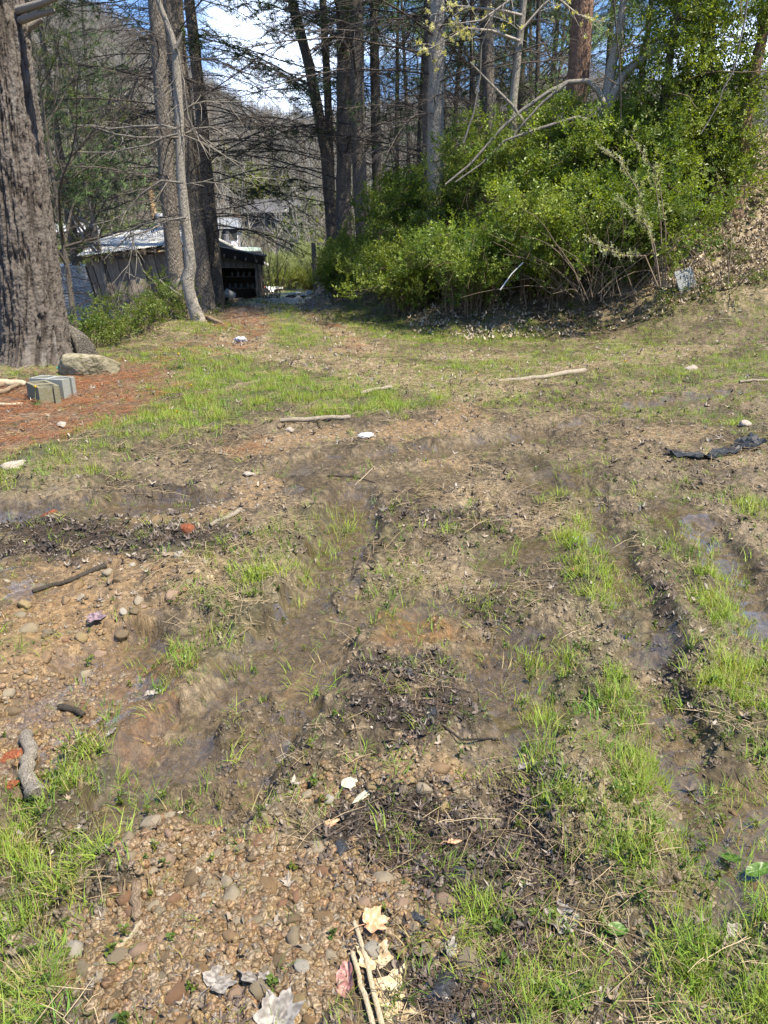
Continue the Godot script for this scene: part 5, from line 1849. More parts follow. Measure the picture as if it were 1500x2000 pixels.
func far_house(called: String, label: String, az: float, r: float, s: Vector3, wc: Color, rc: Color, ridge: float, turn: float) -> void:
	var x := sin(az) * r
	var d := cos(az) * r
	var t := thing(called, label, "house", Vector3(x, base_h(x, d), -d), turn)
	var wall := mat(lin(wc.r, wc.g, wc.b), 0.8)
	var b := Build.new()
	b.box(Transform3D(Basis(), Vector3(0, s.y * 0.5 - 0.6, 0)), s + Vector3(0, 1.2, 0))
	for e in [-1.0, 1.0]:
		b.tri(Vector3(s.x * 0.5 * e, s.y, -s.z * 0.5), Vector3(s.x * 0.5 * e, s.y, s.z * 0.5), Vector3(s.x * 0.5 * e, s.y + ridge, 0))
	part("wall", b.mesh(), wall, t)
	var rb := Build.new()
	for e in [-1.0, 1.0]:
		var a := atan2(ridge, s.z * 0.5)
		var l := Vector2(ridge, s.z * 0.5).length() + 0.5
		rb.box(Transform3D(Basis(Vector3.RIGHT, a * e), Vector3(0, s.y + ridge * 0.5 - 0.02, e * s.z * 0.27)), Vector3(s.x + 0.8, 0.14, l))
	part("roof", rb.mesh(), mat(lin(rc.r, rc.g, rc.b), 0.8), t)
	var glass := mat(lin(0.03, 0.035, 0.04), 0.15, 0.5)
	for k in 3:
		var o := part("window", box_mesh(Vector3(1.1, 1.3, 0.08)), glass, t)
		o.position = Vector3((k - 1) * s.x * 0.3, s.y * 0.58, s.z * 0.5 + 0.03)
	var dr := part("door", box_mesh(Vector3(0.95, 2.0, 0.08)), mat(lin(0.2, 0.2, 0.22), 0.6), t)
	dr.position = Vector3(s.x * 0.15, 1.0, s.z * 0.5 + 0.03)

func car(called: String, label: String, at: Vector3, turn: float, c: Color) -> void:
	var t := thing(called, label, "car", at, turn)
	var paint := mat(lin(c.r, c.g, c.b), 0.3, 0.5)
	var hull := [[-2.15, 0.35, 0.5], [-2.1, 0.95, 0.8], [-1.3, 1.0, 0.85], [0.9, 0.98, 0.85], [2.0, 0.85, 0.8], [2.15, 0.5, 0.6]]
	var st := SurfaceTool.new()
	st.begin(Mesh.PRIMITIVE_TRIANGLES)
	var cabin := [[-1.95, 0.98, 0.8], [-1.35, 1.45, 0.62], [0.1, 1.47, 0.62], [0.95, 0.98, 0.8]]
	for sec in [[hull, 0.28], [cabin, 0.9]]:
		var b := Build.new()
		var rows: Array = sec[0]
		for k in rows.size() - 1:
			var p: Array = rows[k]
			var q: Array = rows[k + 1]
			b.quad(Vector3(p[0], p[1], -p[2]), Vector3(p[0], p[1], p[2]), Vector3(q[0], q[1], q[2]), Vector3(q[0], q[1], -q[2]))
			for e in [-1.0, 1.0]:
				b.quad(Vector3(p[0], sec[1], e * 0.86), Vector3(q[0], sec[1], e * 0.86), Vector3(q[0], q[1], e * q[2]), Vector3(p[0], p[1], e * p[2]))
		st.append_from(b.mesh(), 0, Transform3D())
	part("body", st.commit(), paint, t)
	var glass := mat(lin(0.03, 0.035, 0.04), 0.1, 0.5)
	for e in [-1.0, 1.0]:
		var gb := Build.new()
		gb.quad(Vector3(-1.6, 1.04, e * 0.83), Vector3(0.65, 1.04, e * 0.83), Vector3(0.05, 1.4, e * 0.68), Vector3(-1.3, 1.4, e * 0.68))
		part("window", gb.mesh(), glass, t)
	for q in [[-1.35, -0.8], [1.35, -0.8], [-1.35, 0.8], [1.35, 0.8]]:
		var w := CylinderMesh.new()
		w.top_radius = 0.33
		w.bottom_radius = 0.33
		w.height = 0.2
		var o := part("wheel", w, mat(lin(0.02, 0.02, 0.02), 0.8), t)
		o.position = Vector3(q[0], 0.33, q[1])
		o.rotation.x = PI / 2

func build_sheds() -> void:
	var weathered := []
	for k in 5:
		var m := mat(Color.WHITE, 0.9, 0.25)
		var g := 1.1 + 0.17 * k
		m.albedo_texture = noise_tex(620 + k, 0.02, 5, lin(0.13 * g, 0.11 * g, 0.09 * g), lin(0.27 * g, 0.235 * g, 0.195 * g), 256)
		m.uv1_scale = Vector3(2.0, 0.12, 1)
		m.uv1_triplanar = true
		m.uv1_scale = Vector3(6.0, 0.7, 6.0)
		weathered.append(m)
	var tin := mat(Color.WHITE, 0.65, 0.4)
	tin.albedo_texture = noise_tex(630, 0.015, 5, lin(0.66, 0.65, 0.62), lin(0.85, 0.84, 0.81), 256)
	tin.uv1_triplanar = true
	tin.uv1_scale = Vector3.ONE * 0.7
	# board shed: a leaning front of upright planks that faces the verge
	var a := Vector3(-8.00, -0.97, -21.00)
	a.y = ground_h(a.x, -a.z) - 0.15
	var long := 2.62
	var t := thing("board_shed", "old leaning shed of grey upright boards under a white metal roof", "shed", a, 0.12)
	var hi := 1.02 - a.y
	var slope := 0.12
	var n := 16
	var wid := long / n
	var lean := 0.19
	for k in n:
		var x := (k + 0.5) * wid
		var h := hi + slope * x - 0.05 + rr(-0.03, 0.03)
		var low := rr(-0.1, 0.08)
		var o := part("plank", box_mesh(Vector3(wid * rr(0.89, 0.955), h - low, 0.025), 0.004), weathered[R.randi() % 5], t)
		o.position = Vector3(x + 0.16, (h + low) * 0.5, rr(-0.008, 0.012))
		o.rotation = Vector3(rr(-0.01, 0.01), rr(-0.03, 0.03), lean + rr(-0.012, 0.012))
	for q in [[0.5, 0.0], [1.5, 0.0]]:
		var o := part("rail", box_mesh(Vector3(long, 0.1, 0.05)), weathered[1], t)
		o.position = Vector3(long * 0.5 + 0.1, q[0], -0.06)
	for k in 11:
		var o := part("end_plank", box_mesh(Vector3(0.025, hi * 0.95, 0.27), 0.004), weathered[R.randi() % 5], t)
		o.position = Vector3(0.12, hi * 0.45, -0.16 - 0.28 * k)
		o.rotation.z = lean
	var rear := part("rear_wall", box_mesh(Vector3(long, hi + 0.3, 0.04)), weathered[0], t)
	rear.position = Vector3(long * 0.5, hi * 0.5, -3.2)
	# the roof: ribbed sheets that rise away from the eave, ragged dark felt along the edge
	var sheets := 7
	for k in sheets:
		var sb := Build.new()
		var w := (long + 0.5) / sheets
		var ribs := 8
		for r in ribs:
			var x0 := -w * 0.5 + w * r / ribs
			var x1 := x0 + w / ribs
			var xm := (x0 + x1) * 0.5
			for seg in [[x0, 0.0, xm - 0.02, 0.0], [xm - 0.02, 0.0, xm, 0.022], [xm, 0.022, xm + 0.02, 0.0], [xm + 0.02, 0.0, x1, 0.0]]:
				sb.quad(Vector3(seg[0], seg[1], 0), Vector3(seg[0], seg[1], -3.9), Vector3(seg[2], seg[3], -3.9), Vector3(seg[2], seg[3], 0))
		var o := part("roof_sheet", sb.mesh(), tin, t)
		var f := float(k) / sheets
		o.position = Vector3(-0.2 + w * (k + 0.5), hi + slope * (w * (k + 0.5) - 0.2) + 0.1 + rr(0, 0.01), 0.25 + rr(-0.04, 0.04))
		o.rotation = Vector3(0.15, 0, atan(slope))
	var felt := part("eave_board", box_mesh(Vector3(long + 0.4, 0.07, 0.12), 0.01), mat(lin(0.1, 0.075, 0.05), 0.95), t)
	felt.position = Vector3(long * 0.5, hi + slope * long * 0.5 + 0.035, 0.19)
	felt.rotation.z = atan(slope)
	for k in 9:
		var o := part("rafter", box_mesh(Vector3(0.05, 0.09, 3.8)), weathered[0], t)
		o.position = Vector3(0.2 + k * (long - 0.4) / 8.0, hi + slope * (0.2 + k * (long - 0.4) / 8.0) + 0.27, -1.6)
		o.rotation.x = 0.15
	# pale camper trailer left of it
	var c0: Vector3 = put_down(Vector3(-9.33, -0.98, -23.00))
	var ct := thing("camper_trailer", "whitish camper trailer with ribbed sides left of the board shed", "trailer", c0, 0.35)
	var white := fine(mat(lin(0.68, 0.69, 0.7), 0.5, 0.5), 640, 0.75, 0.8, 0.1)
	var hb := Build.new()
	var outline := []
	for k in 24:
		var an := TAU * k / 24.0
		outline.append(Vector2(signf(cos(an)) * pow(absf(cos(an)), 0.5) * 0.78, 1.15 + signf(sin(an)) * pow(absf(sin(an)), 0.45) * 0.78))
	for k in 24:
		var p: Vector2 = outline[k]
		var q: Vector2 = outline[(k + 1) % 24]
		hb.quad(Vector3(p.x, p.y, 0), Vector3(p.x, p.y, -3.6), Vector3(q.x, q.y, -3.6), Vector3(q.x, q.y, 0))
		hb.tri(Vector3(0, 1.15, 0.0), Vector3(p.x, p.y, 0), Vector3(q.x, q.y, 0))
		hb.tri(Vector3(0, 1.15, -3.6), Vector3(q.x, q.y, -3.6), Vector3(p.x, p.y, -3.6))
	part("body", hb.mesh(), white, ct)
	for k in 9:
		var o := part("rib", box_mesh(Vector3(1.35, 0.022, 0.03), 0.005), white, ct)
		o.position = Vector3(0, 0.62 + k * 0.085, 0.008)
		o.rotation.z = 0.16
	var hitch := part("hitch", tube_mesh([Vector3(0, 0.35, 0), Vector3(0, 0.35, 0.9)], [0.05, 0.04], 6), mat(lin(0.05, 0.05, 0.05), 0.6, 0.4), ct)
	hitch.set_meta("label", "dark metal hitch")
	for s in [-1.0, 1.0]:
		var w := CylinderMesh.new()
		w.top_radius = 0.3
		w.bottom_radius = 0.3
		w.height = 0.18
		var o := part("wheel", w, mat(lin(0.02, 0.02, 0.02), 0.85), ct)
		o.position = Vector3(s * 0.7, 0.28, -2.0)
		o.rotation.z = PI / 2
	open_shed(weathered)
	# mint clapboard building
	var m0 := put_down(Vector3(-5.40, -0.79, -31.00))
	var mt := thing("clapboard_building", "small mint-white clapboard building behind the open shed", "building", m0, 0.55)
	var mint := fine(mat(lin(0.6, 0.74, 0.7), 0.7), 650, 0.8, 0.9, 0.1)
	for k in 15:
		var o := part("board", box_mesh(Vector3(3.0, 0.135, 0.025), 0.003), mint, mt)
		o.position = Vector3(-0.9, 0.07 + k * 0.12, 0.01)
		o.rotation.x = 0.07
		var g := part("board", box_mesh(Vector3(0.025, 0.135, 3.0), 0.003), mint, mt)
		g.position = Vector3(0.61, 0.07 + k * 0.12, -1.5)
		g.rotation.z = 0.07
	var wall := part("wall", box_mesh(Vector3(2.98, 1.9, 2.9)), mint, mt)
	wall.position = Vector3(-0.9, 0.95, -1.5)
	var rf := part("roof", box_mesh(Vector3(3.5, 0.08, 3.5), 0.01), mat(lin(0.6, 0.6, 0.58), 0.6), mt)
	rf.position = Vector3(-0.8, 2.0, -1.5)
	rf.rotation.z = -0.45
	# old fence above the right wheel track
	var f0: Vector3 = put_down(Vector3(-2.27, -0.42, -25.50))
	var ft := thing("old_fence", "old dark timber fence with one rail at the left end of the thicket", "fence", f0)
	for q in [[0.0, 0.0, 1.62, 0.07, 0.02], [0.42, -0.5, 1.15, 0.05, 0.0], [0.95, -1.2, 1.3, 0.06, 0.03], [0.75, -0.2, 2.3, 0.035, 0.0]]:
		var o := part("post", box_mesh(Vector3(q[3] * 2.0, q[2] + 0.3, q[3] * 1.8), 0.012), weathered[0], ft)
		o.position = Vector3(q[0], q[2] * 0.5 - 0.1, q[1])
		o.rotation.z = q[4]
	var rail := part("rail", box_mesh(Vector3(1.75, 0.13, 0.05), 0.008), weathered[3], ft)
	rail.position = Vector3(0.65, 1.02, -0.45)
	rail.rotation = Vector3(0, 0.5, 0.02)
	var brace := part("brace", box_mesh(Vector3(0.09, 0.9, 0.05), 0.008), weathered[4], ft)
	brace.position = Vector3(0.2, 0.25, 0.1)
	brace.rotation.z = 0.3

func open_shed(weathered: Array) -> void:
	var s0: Vector3 = put_down(Vector3(-5.85, -0.58, -27.20))
	var t := thing("open_shed", "dark open-fronted lean-to shed with a tarred roof at the end of the drive", "shed", s0, 0.12)
	var black := mat(lin(0.035, 0.03, 0.027), 0.9)
	var w := 1.36
	var roof := part("roof", box_mesh(Vector3(w + 1.2, 0.07, 3.0), 0.01), black, t)
	roof.position = Vector3(w * 0.5 - 0.25, 1.86, -1.1)
	roof.rotation.z = -0.17
	var fascia := part("fascia", box_mesh(Vector3(w + 1.15, 0.3, 0.05), 0.01), black, t)
	fascia.position = Vector3(w * 0.5 - 0.23, 1.77, 0.42)
	fascia.rotation.z = -0.2
	for k in 7:
		var o := part("rafter_end", box_mesh(Vector3(0.06, 0.1, 0.5)), weathered[1 + k % 3], t)
		o.position = Vector3(-0.75 + k * 0.36, 1.97 - 0.062 * k - 0.09, 0.3)
	for q in [[0.02, 1.85], [w, 1.62]]:
		var o := part("post", box_mesh(Vector3(0.08, q[1], 0.08), 0.008), weathered[2], t)
		o.position = Vector3(q[0], q[1] * 0.5, 0.1)
	var bk := part("back_wall", box_mesh(Vector3(w + 0.3, 1.8, 0.05)), weathered[0], t)
	bk.position = Vector3(w * 0.5, 0.9, -2.4)
	for x in [-0.05, w + 0.05]:
		var o := part("side_wall", box_mesh(Vector3(0.05, 1.7, 2.4)), weathered[0], t)
		o.position = Vector3(x, 0.85, -1.2)
	for k in 6:
		var o := part("gable_board", box_mesh(Vector3(0.2, 0.34 - 0.035 * k + 0.1, 0.025), 0.004), weathered[3 + k % 2], t)
		o.position = Vector3(0.16 + k * 0.215, 1.5 - 0.02 * k, 0.02)
	var beam := part("beam", box_mesh(Vector3(w, 0.07, 0.07), 0.008), weathered[2], t)
	beam.position = Vector3(w * 0.5, 1.68, 0.1)
	beam.rotation.z = -0.1
	for y in [0.55, 0.95]:
		var o := part("shelf", box_mesh(Vector3(w - 0.3, 0.03, 0.4)), weathered[1], t)
		o.position = Vector3(w * 0.55, y, -0.9)
	var base := s0
	var place := func(x: float, y: float, z: float) -> Vector3:
		return base + Vector3(x, y, z).rotated(Vector3.UP, 0.12)
	var bucket := thing("bucket", "white plastic bucket lying in the mouth of the open shed", "bucket", place.call(0.42, 0.4, 0.2))
	bucket.rotation = Vector3(0.3, 0.4, 1.2)
	part("shell", tube_mesh([Vector3(0, -0.16, 0), Vector3(0, 0.16, 0)], [0.12, 0.15], 14), mat(lin(0.62, 0.62, 0.6), 0.5), bucket)
	part("rim", tube_mesh([Vector3(0, 0.13, 0), Vector3(0, 0.17, 0)], [0.162, 0.162], 14), mat(lin(0.5, 0.5, 0.48), 0.5), bucket)
	var crate := thing("wooden_crate", "brown wooden crate under the white bucket in the open shed", "crate", place.call(0.6, 0.14, 0.22), 0.3)
	for k in 3:
		var o := part("slat", box_mesh(Vector3(0.5, 0.085, 0.02), 0.003), weathered[3], crate)
		o.position = Vector3(0, -0.1 + k * 0.1, 0.16)
	var cb := part("case", box_mesh(Vector3(0.48, 0.27, 0.3)), weathered[1], crate)
	cb.position = Vector3.ZERO
	for k in 9:
		var jar := thing("jar", ["small pale jar on the lower shelf of the dark open shed", "small pale tin on the upper shelf of the dark open shed"][k % 2], "jar", place.call(0.35 + 0.105 * k, 0.57 + 0.4 * (k % 2), -0.78), 0.0, "tins and jars in the open shed")
		part("jar_body", tube_mesh([Vector3.ZERO, Vector3(0, 0.1, 0), Vector3(0, 0.13, 0)], [0.04, 0.04, 0.03], 8), mat(lin(0.35, 0.36, 0.36) if k % 2 else lin(0.25, 0.28, 0.26), 0.4), jar)
		part("lid", tube_mesh([Vector3(0, 0.13, 0), Vector3(0, 0.15, 0)], [0.034, 0.034], 8), mat(lin(0.3, 0.3, 0.3), 0.4), jar)
	for q in [[0.85, 0.12, 0.15, 0.22], [1.1, 0.1, 0.1, 0.18]]:
		var o := part("firewood_log", tube_mesh([Vector3(-q[3], 0, 0), Vector3(0, 0.01, 0), Vector3(q[3], 0, 0)], [0.09, 0.1, 0.09], 9), weathered[2], self)
		o.position = place.call(q[0], q[1], q[2])
		o.rotation.y = 1.2 + q[0]
		tag(o, "short log at the %s of the open shed's floor" % ["middle" if q[0] < 1.0 else "right side"][0], "log")

# ---------------------------------------------------------------- things on the ground
func stick(called: String, label: String, pts: Array, r0: float, r1: float, m: Material, cat := "stick", lift := 0.8) -> void:
	var base := put_down(pts[0])
	var p := []
	for k in pts.size() - 1:
		for j in 4:
			var q: Vector3 = pts[k].lerp(pts[k + 1], j / 4.0)
			p.append(put_down(q, r0 * lift) - base + Vector3(rr(-1, 1), rr(-0.5, 0.5), rr(-1, 1)) * r0 * 0.3)
	p.append(put_down(pts[-1], r0 * lift) - base)
	# one even line: the middle of the stick does not follow every hollow
	for k in range(1, p.size() - 1):
		p[k].y = lerpf(p[k].y, lerpf(p[0].y, p[-1].y, float(k) / (p.size() - 1)), 0.65) + r0 * 0.3
	var r := taper(r0, r1, p.size())
	for k in r.size():
		r[k] *= rr(0.92, 1.08)
	var s := part(called, tube_mesh(p, r, 9), m, self)
	s.position = base
	tag(s, label, cat)

func leaf_shape(sd: int, size: float, lobes: int, curl: float, m: Material, called: String, label: String, at: Vector3, turn: float, tilt := 0.15, lift := 0.006, group := "") -> void:
	# a broad leaf with lobes, a raised midrib and a stalk
	var rg := RandomNumberGenerator.new()
	rg.seed = sd
	var b := Build.new()
	var n := 66
	var rings := 5
	var pts := []
	for j in rings + 1:
		var row := []
		for k in n:
			var a := TAU * k / n
			var r := size * 0.55 * outline_of(lobes, absf(rad_to_deg(angle_difference(0.0, a))))
			r *= 1.0 + rg.randf_range(-0.04, 0.04)
			var f := float(j) / rings
			var p := Vector3(cos(a) * r * f, 0, sin(a) * r * f * (1.0 if lobes == 5 else 0.8 if lobes == 3 else 0.52))
			p.y = curl * size * 0.9 * pow(absf(p.z) / size * 1.6, 1.6) + curl * size * 0.35 * pow(p.x / size * 1.4, 2.0) + size * 0.035 * sin(a * 7.0 + f * 4.0) * f * curl * 1.5 + size * 0.02 * cos(a * lobes) * f
			row.append(p)
		pts.append(row)
	var st := SurfaceTool.new()
	st.begin(Mesh.PRIMITIVE_TRIANGLES)
	for j in rings:
		for k in n:
			var q := (k + 1) % n
			for w in [pts[j][k], pts[j][q], pts[j + 1][k], pts[j][q], pts[j + 1][q], pts[j + 1][k]]:
				st.set_uv(Vector2(w.x / size + 0.5, w.z / size + 0.5))
				st.add_vertex(w)
	st.index()
	st.generate_normals()
	var t := thing(called, label, "leaf", put_down(at, lift), turn, group)
	t.rotation = Vector3(rr(-tilt, tilt), turn, rr(-tilt, tilt))
	part("blade", st.commit(), m, t)
	part("leaf_stalk", tube_mesh([Vector3(-size * 0.2, 0.002, 0), Vector3(-size * 0.5, 0.006, 0.004), Vector3(-size * 0.75, 0.002, 0.012)], [size * 0.012, size * 0.012, size * 0.01], 5), m, t)

func outline_of(lobes: int, deg: float) -> float:   # how far the leaf reaches at an angle from its tip
	var prof := [0.0, 0.95, 90.0, 0.95, 180.0, 0.85]
	if lobes == 5:
		prof = [0.0, 1.05, 8.0, 0.8, 13.0, 0.86, 24.0, 0.6, 36.0, 0.8, 44.0, 0.98, 52.0, 0.78, 62.0, 0.76, 74.0, 0.58, 92.0, 0.66, 104.0, 0.76, 116.0, 0.62, 135.0, 0.56, 165.0, 0.42, 180.0, 0.2]
	elif lobes == 3:
		prof = [0.0, 1.05, 12.0, 0.78, 20.0, 0.5, 30.0, 0.72, 40.0, 0.66, 52.0, 0.34, 70.0, 0.55, 88.0, 0.5, 105.0, 0.28, 125.0, 0.42, 150.0, 0.4, 180.0, 0.5]
	for k in range(2, prof.size(), 2):
		if deg <= prof[k]:
			return lerpf(prof[k - 1], prof[k + 1], (deg - prof[k - 2]) / (prof[k] - prof[k - 2]))
	return prof[-1]

func leafy(c: Color, c2: Color, sd: int, rough := 0.6, back := 0.3) -> StandardMaterial3D:
	var m := mat(Color.WHITE, rough, 0.45)
	m.albedo_texture = noise_tex(sd, 0.02, 4, c, c2, 256, false, 0.3, 0.7)
	m.backlight_enabled = true
	m.backlight = Color(back, back, back)
	m.heightmap_enabled = true
	m.heightmap_texture = m.albedo_texture
	m.heightmap_scale = 0.2
	return m

func block(label: String, at: Vector3, turn: float, flat: bool, tone: Color, moss: float) -> void:
	# a hollow concrete block, 0.4 x 0.2 x 0.2, two cores
	var t := thing("concrete_block", label, "concrete block", at, turn)
	var m := mat(Color.WHITE, 0.95, 0.25)
	m.albedo_texture = noise_tex(700 + int(moss * 10), 0.025, 5, tone.lerp(lin(0.13, 0.13, 0.05), moss), tone, 256, false, 0.35, 0.6)
	m.heightmap_enabled = true
	m.heightmap_texture = noise_tex(702, 0.09, 4, Color.BLACK, Color.WHITE, 256)
	m.heightmap_scale = 0.3
	m.uv1_triplanar = true
	m.uv1_scale = Vector3.ONE * 3.0
	var body := CSGBox3D.new()
	body.size = Vector3(0.4, 0.195, 0.195)
	body.name = "block_body"
	body.material = m
	for x in [-0.098, 0.098]:
		var hole := CSGCylinder3D.new()
		hole.radius = 0.085
		hole.height = 0.4
		hole.sides = 4
		hole.operation = CSGShape3D.OPERATION_SUBTRACTION
		hole.name = "core_hole"
		hole.material = m
		hole.rotation.y = PI / 4
		hole.scale = Vector3(1.2, 1, 1.08)
		hole.position = Vector3(x, 0, 0)
		body.add_child(hole, true)
	for s in [-1.0, 1.0]:
		var notch := CSGBox3D.new()
		notch.size = Vector3(0.05, 0.5, 0.09)
		notch.position = Vector3(0.2 * s, 0, 0)
		notch.operation = CSGShape3D.OPERATION_SUBTRACTION
		notch.material = m
		notch.name = "end_notch"
		if s > 0.0:
			body.add_child(notch, true)
		else:
			notch.free()
	t.add_child(body, true)
	body.rotation.x = 0.0 if flat else PI / 2

func build_things() -> void:
	var pale := bark(710, lin(0.17, 0.14, 0.1), lin(0.4, 0.35, 0.28), 2, 3, 0.3)
	var drift := bark(709, lin(0.16, 0.135, 0.105), lin(0.36, 0.32, 0.26), 2, 4, 0.5)
	var dry := bark(708, lin(0.36, 0.29, 0.18), lin(0.62, 0.53, 0.38), 2, 6, 0.15)
	var tan := bark(711, lin(0.26, 0.2, 0.13), lin(0.5, 0.42, 0.3), 2, 6, 0.15)
	var burnt := bark(712, lin(0.02, 0.018, 0.016), lin(0.09, 0.075, 0.06), 2, 5, 0.2)
	var brown := bark(713, lin(0.13, 0.09, 0.06), lin(0.33, 0.25, 0.17), 2, 3, 0.3)
	# beside the great pine
	var b1: Vector3 = put_down(Vector3(-3.39, 0.05, -7.32))
	block("mossy yellow-stained concrete block, the nearer of the two by the great pine", b1 + Vector3(0, 0.09, 0), -0.87, true, lin(0.2, 0.185, 0.14), 0.4)
	var b2: Vector3 = put_down(Vector3(-3.42, 0.05, -7.62))
	block("clean grey concrete block with its two holes up, behind the mossy one", b2 + Vector3(0, 0.1, 0), -0.28, true, lin(0.26, 0.27, 0.255), 0.12)
	var sandstone := mat(Color.WHITE, 0.92, 0.25)
	sandstone.albedo_texture = noise_tex(720, 0.012, 5, lin(0.14, 0.13, 0.075), lin(0.28, 0.25, 0.18), 512, false, 0.3, 0.65)
	sandstone.heightmap_enabled = true
	sandstone.heightmap_texture = noise_tex(721, 0.03, 5, Color.BLACK, Color.WHITE)
	sandstone.heightmap_scale = 1.2
	sandstone.uv1_triplanar = true
	sandstone.uv1_scale = Vector3.ONE * 1.6
	var boulder := part("boulder", rock_mesh(734, Vector3(0.35, 0.23, 0.25), 0.16, 26, 9), sandstone, self)
	boulder.position = put_down(Vector3(-3.63, 0.01, -9.15), 0.1)
	boulder.rotation = Vector3(0.25, 0.3, -0.05)
	tag(boulder, "flat-topped tan boulder with green lichen right of the great pine", "boulder")
	var slab := part("rock_slab", rock_mesh(733, Vector3(0.24, 0.42, 0.3), 0.2, 18, 7), fine(mat(lin(0.2, 0.18, 0.15), 0.95), 735, 0.5, 2.0, 1.5), self)
	slab.position = put_down(Vector3(-4.36, -0.07, -10.60), 0.15)
	slab.rotation = Vector3(0.2, 0.4, 0.5)
	tag(slab, "dark upright rock slab wedged between the great pine and the boulder", "rock")
	var teal := part("plastic_strip", box_mesh(Vector3(0.17, 0.012, 0.04), 0.004), mat(lin(0.02, 0.28, 0.26), 0.5), self)
	teal.position = put_down(Vector3(-4.02, 0.07, -9.30), 0.1)
	teal.rotation = Vector3(0.2, 0.9, 0.7)
	tag(teal, "teal plastic strip poking out left of the tan boulder", "plastic strip")
	stick("branch", "thick barkless branch leaning up at the left edge beside the great pine", [Vector3(-4.15, 0.10, -7.90), Vector3(-4.00, 0.20, -7.90), Vector3(-3.84, 0.29, -7.90)], 0.045, 0.035, tan, "branch")
	stick("branch", "grey branch lying left of the mossy concrete block", [Vector3(-4.08, -0.00, -7.70), Vector3(-4.07, -0.00, -7.93), Vector3(-4.14, -0.01, -8.33)], 0.035, 0.022, brown, "branch")
	stick("branch", "lower grey branch at the left edge under the branch pile", [Vector3(-3.92, -0.00, -7.38), Vector3(-3.87, -0.00, -7.54), Vector3(-3.88, -0.00, -7.82)], 0.028, 0.018, brown, "branch")
	stick("branch", "straight orange-brown stick at the left edge in the pine needles", [Vector3(-3.72, -0.00, -6.97), Vector3(-3.58, -0.00, -6.99), Vector3(-3.49, -0.00, -7.06)], 0.015, 0.012, tan)
	for q in [["small flat pale stone on the pine needles below the concrete blocks", Vector3(-2.81, -0.00, -6.32), 0.12], ["pale stone at the left edge of the bright grass", Vector3(-2.57, -0.00, -4.95), 0.16], ["pink-white stone at the edge of the wet ground above the orange brick piece", Vector3(-0.93, -0.00, -4.90), 0.1], ["round pale stone right of the grass, on the gravel", Vector3(-0.79, -0.00, -6.06), 0.09], ["flat pale stone in the straw at the right", Vector3(3.61, -0.02, -8.79), 0.22], ["pale stone at the foot of the ringed pine", Vector3(-4.71, -0.27, -21.30), 0.5], ["light stone in the mown grass at the right edge", Vector3(2.98, -0.00, -5.97), 0.13]]:
		var s := part("stone", rock_mesh(740 + int(q[2] * 100), Vector3(q[2], q[2] * 0.45, q[2] * 0.7) * 0.55, 0.3, 10, 6), fine(mat(lin(0.45, 0.38, 0.32), 0.85), 741, 0.65, 5.0, 0.4), self)
		s.position = put_down(q[1], q[2] * 0.08)
		s.rotation.y = rr(0, TAU)
		tag(s, q[0], "stone")
	# sticks
	stick("log", "pale weathered stick lying across the bright grass, left of centre", [Vector3(-0.90, -0.00, -6.36), Vector3(-0.63, -0.00, -6.40), Vector3(-0.30, -0.00, -6.46)], 0.02, 0.022, pale)
	stick("log", "short pale stick above the white crushed cup", [Vector3(-0.23, -0.00, -7.57), Vector3(-0.08, -0.00, -7.68), Vector3(0.08, -0.00, -7.79)], 0.024, 0.018, pale)
	stick("log", "long pale stick in the grass right of centre, beyond the puddles", [Vector3(1.25, -0.00, -8.12), Vector3(1.81, -0.01, -8.44), Vector3(2.42, -0.02, -8.95)], 0.018, 0.034, pale)
	stick("stick", "grey stick at the right edge above the long puddle", [Vector3(3.65, -0.00, -7.59), Vector3(3.88, -0.00, -7.68), Vector3(4.15, -0.00, -7.82)], 0.014, 0.012, pale)
	stick("stick", "short pale stick of bare wood on the stones near the orange brick piece", [Vector3(-0.96, -0.00, -3.82), Vector3(-0.90, -0.00, -3.93), Vector3(-0.85, -0.00, -4.11)], 0.012, 0.016, pale)
	stick("stick", "charred black stick among the stones at the left", [Vector3(-1.56, -0.00, -2.97), Vector3(-1.44, -0.00, -3.08), Vector3(-1.34, -0.00, -3.25)], 0.009, 0.013, burnt)
	stick("branch", "rough knobbly grey branch at the left edge below the brown puddle", [Vector3(-1.18, -0.00, -2.04), Vector3(-1.11, -0.00, -1.91), Vector3(-1.08, -0.00, -1.82), Vector3(-1.03, -0.00, -1.76), Vector3(-0.99, -0.00, -1.71)], 0.021, 0.026, drift, "branch")
	stick("stick", "pale pole leaning in the dead leaves at the foot of the right bank", [Vector3(4.67, -0.01, -12.90), Vector3(5.11, 0.20, -13.30), Vector3(5.69, 0.44, -13.90)], 0.022, 0.016, tan)
	stick("log", "short log on the verge right of the ringed pine", [Vector3(-4.10, -0.19, -17.65), Vector3(-3.70, -0.17, -16.64), Vector3(-3.34, -0.15, -15.74)], 0.05, 0.04, brown)
	stick("stick", "thin twig lying over the wheel track in the middle", [Vector3(-0.38, -0.00, -4.77), Vector3(-0.21, -0.00, -4.78), Vector3(-0.06, -0.00, -4.64)], 0.005, 0.004, burnt, "stick")
	stick("stick", "thin straw-coloured stem in the mud left of the broad track", [Vector3(-0.19, -0.00, -4.59), Vector3(-0.13, -0.00, -4.76), Vector3(-0.07, -0.00, -4.91)], 0.0035, 0.003, tan, "stick")
	stick("stick", "dark wet twig on the flat mud right of the rusty patch", [Vector3(0.15, -0.00, -1.98), Vector3(0.24, -0.00, -1.93), Vector3(0.37, -0.00, -1.95)], 0.004, 0.003, burnt)
	stick("stick", "curved brown stick in the gravel at lower left", [Vector3(-0.60, -0.00, -1.23), Vector3(-0.58, -0.00, -1.26), Vector3(-0.57, -0.00, -1.31)], 0.0075, 0.005, tan)
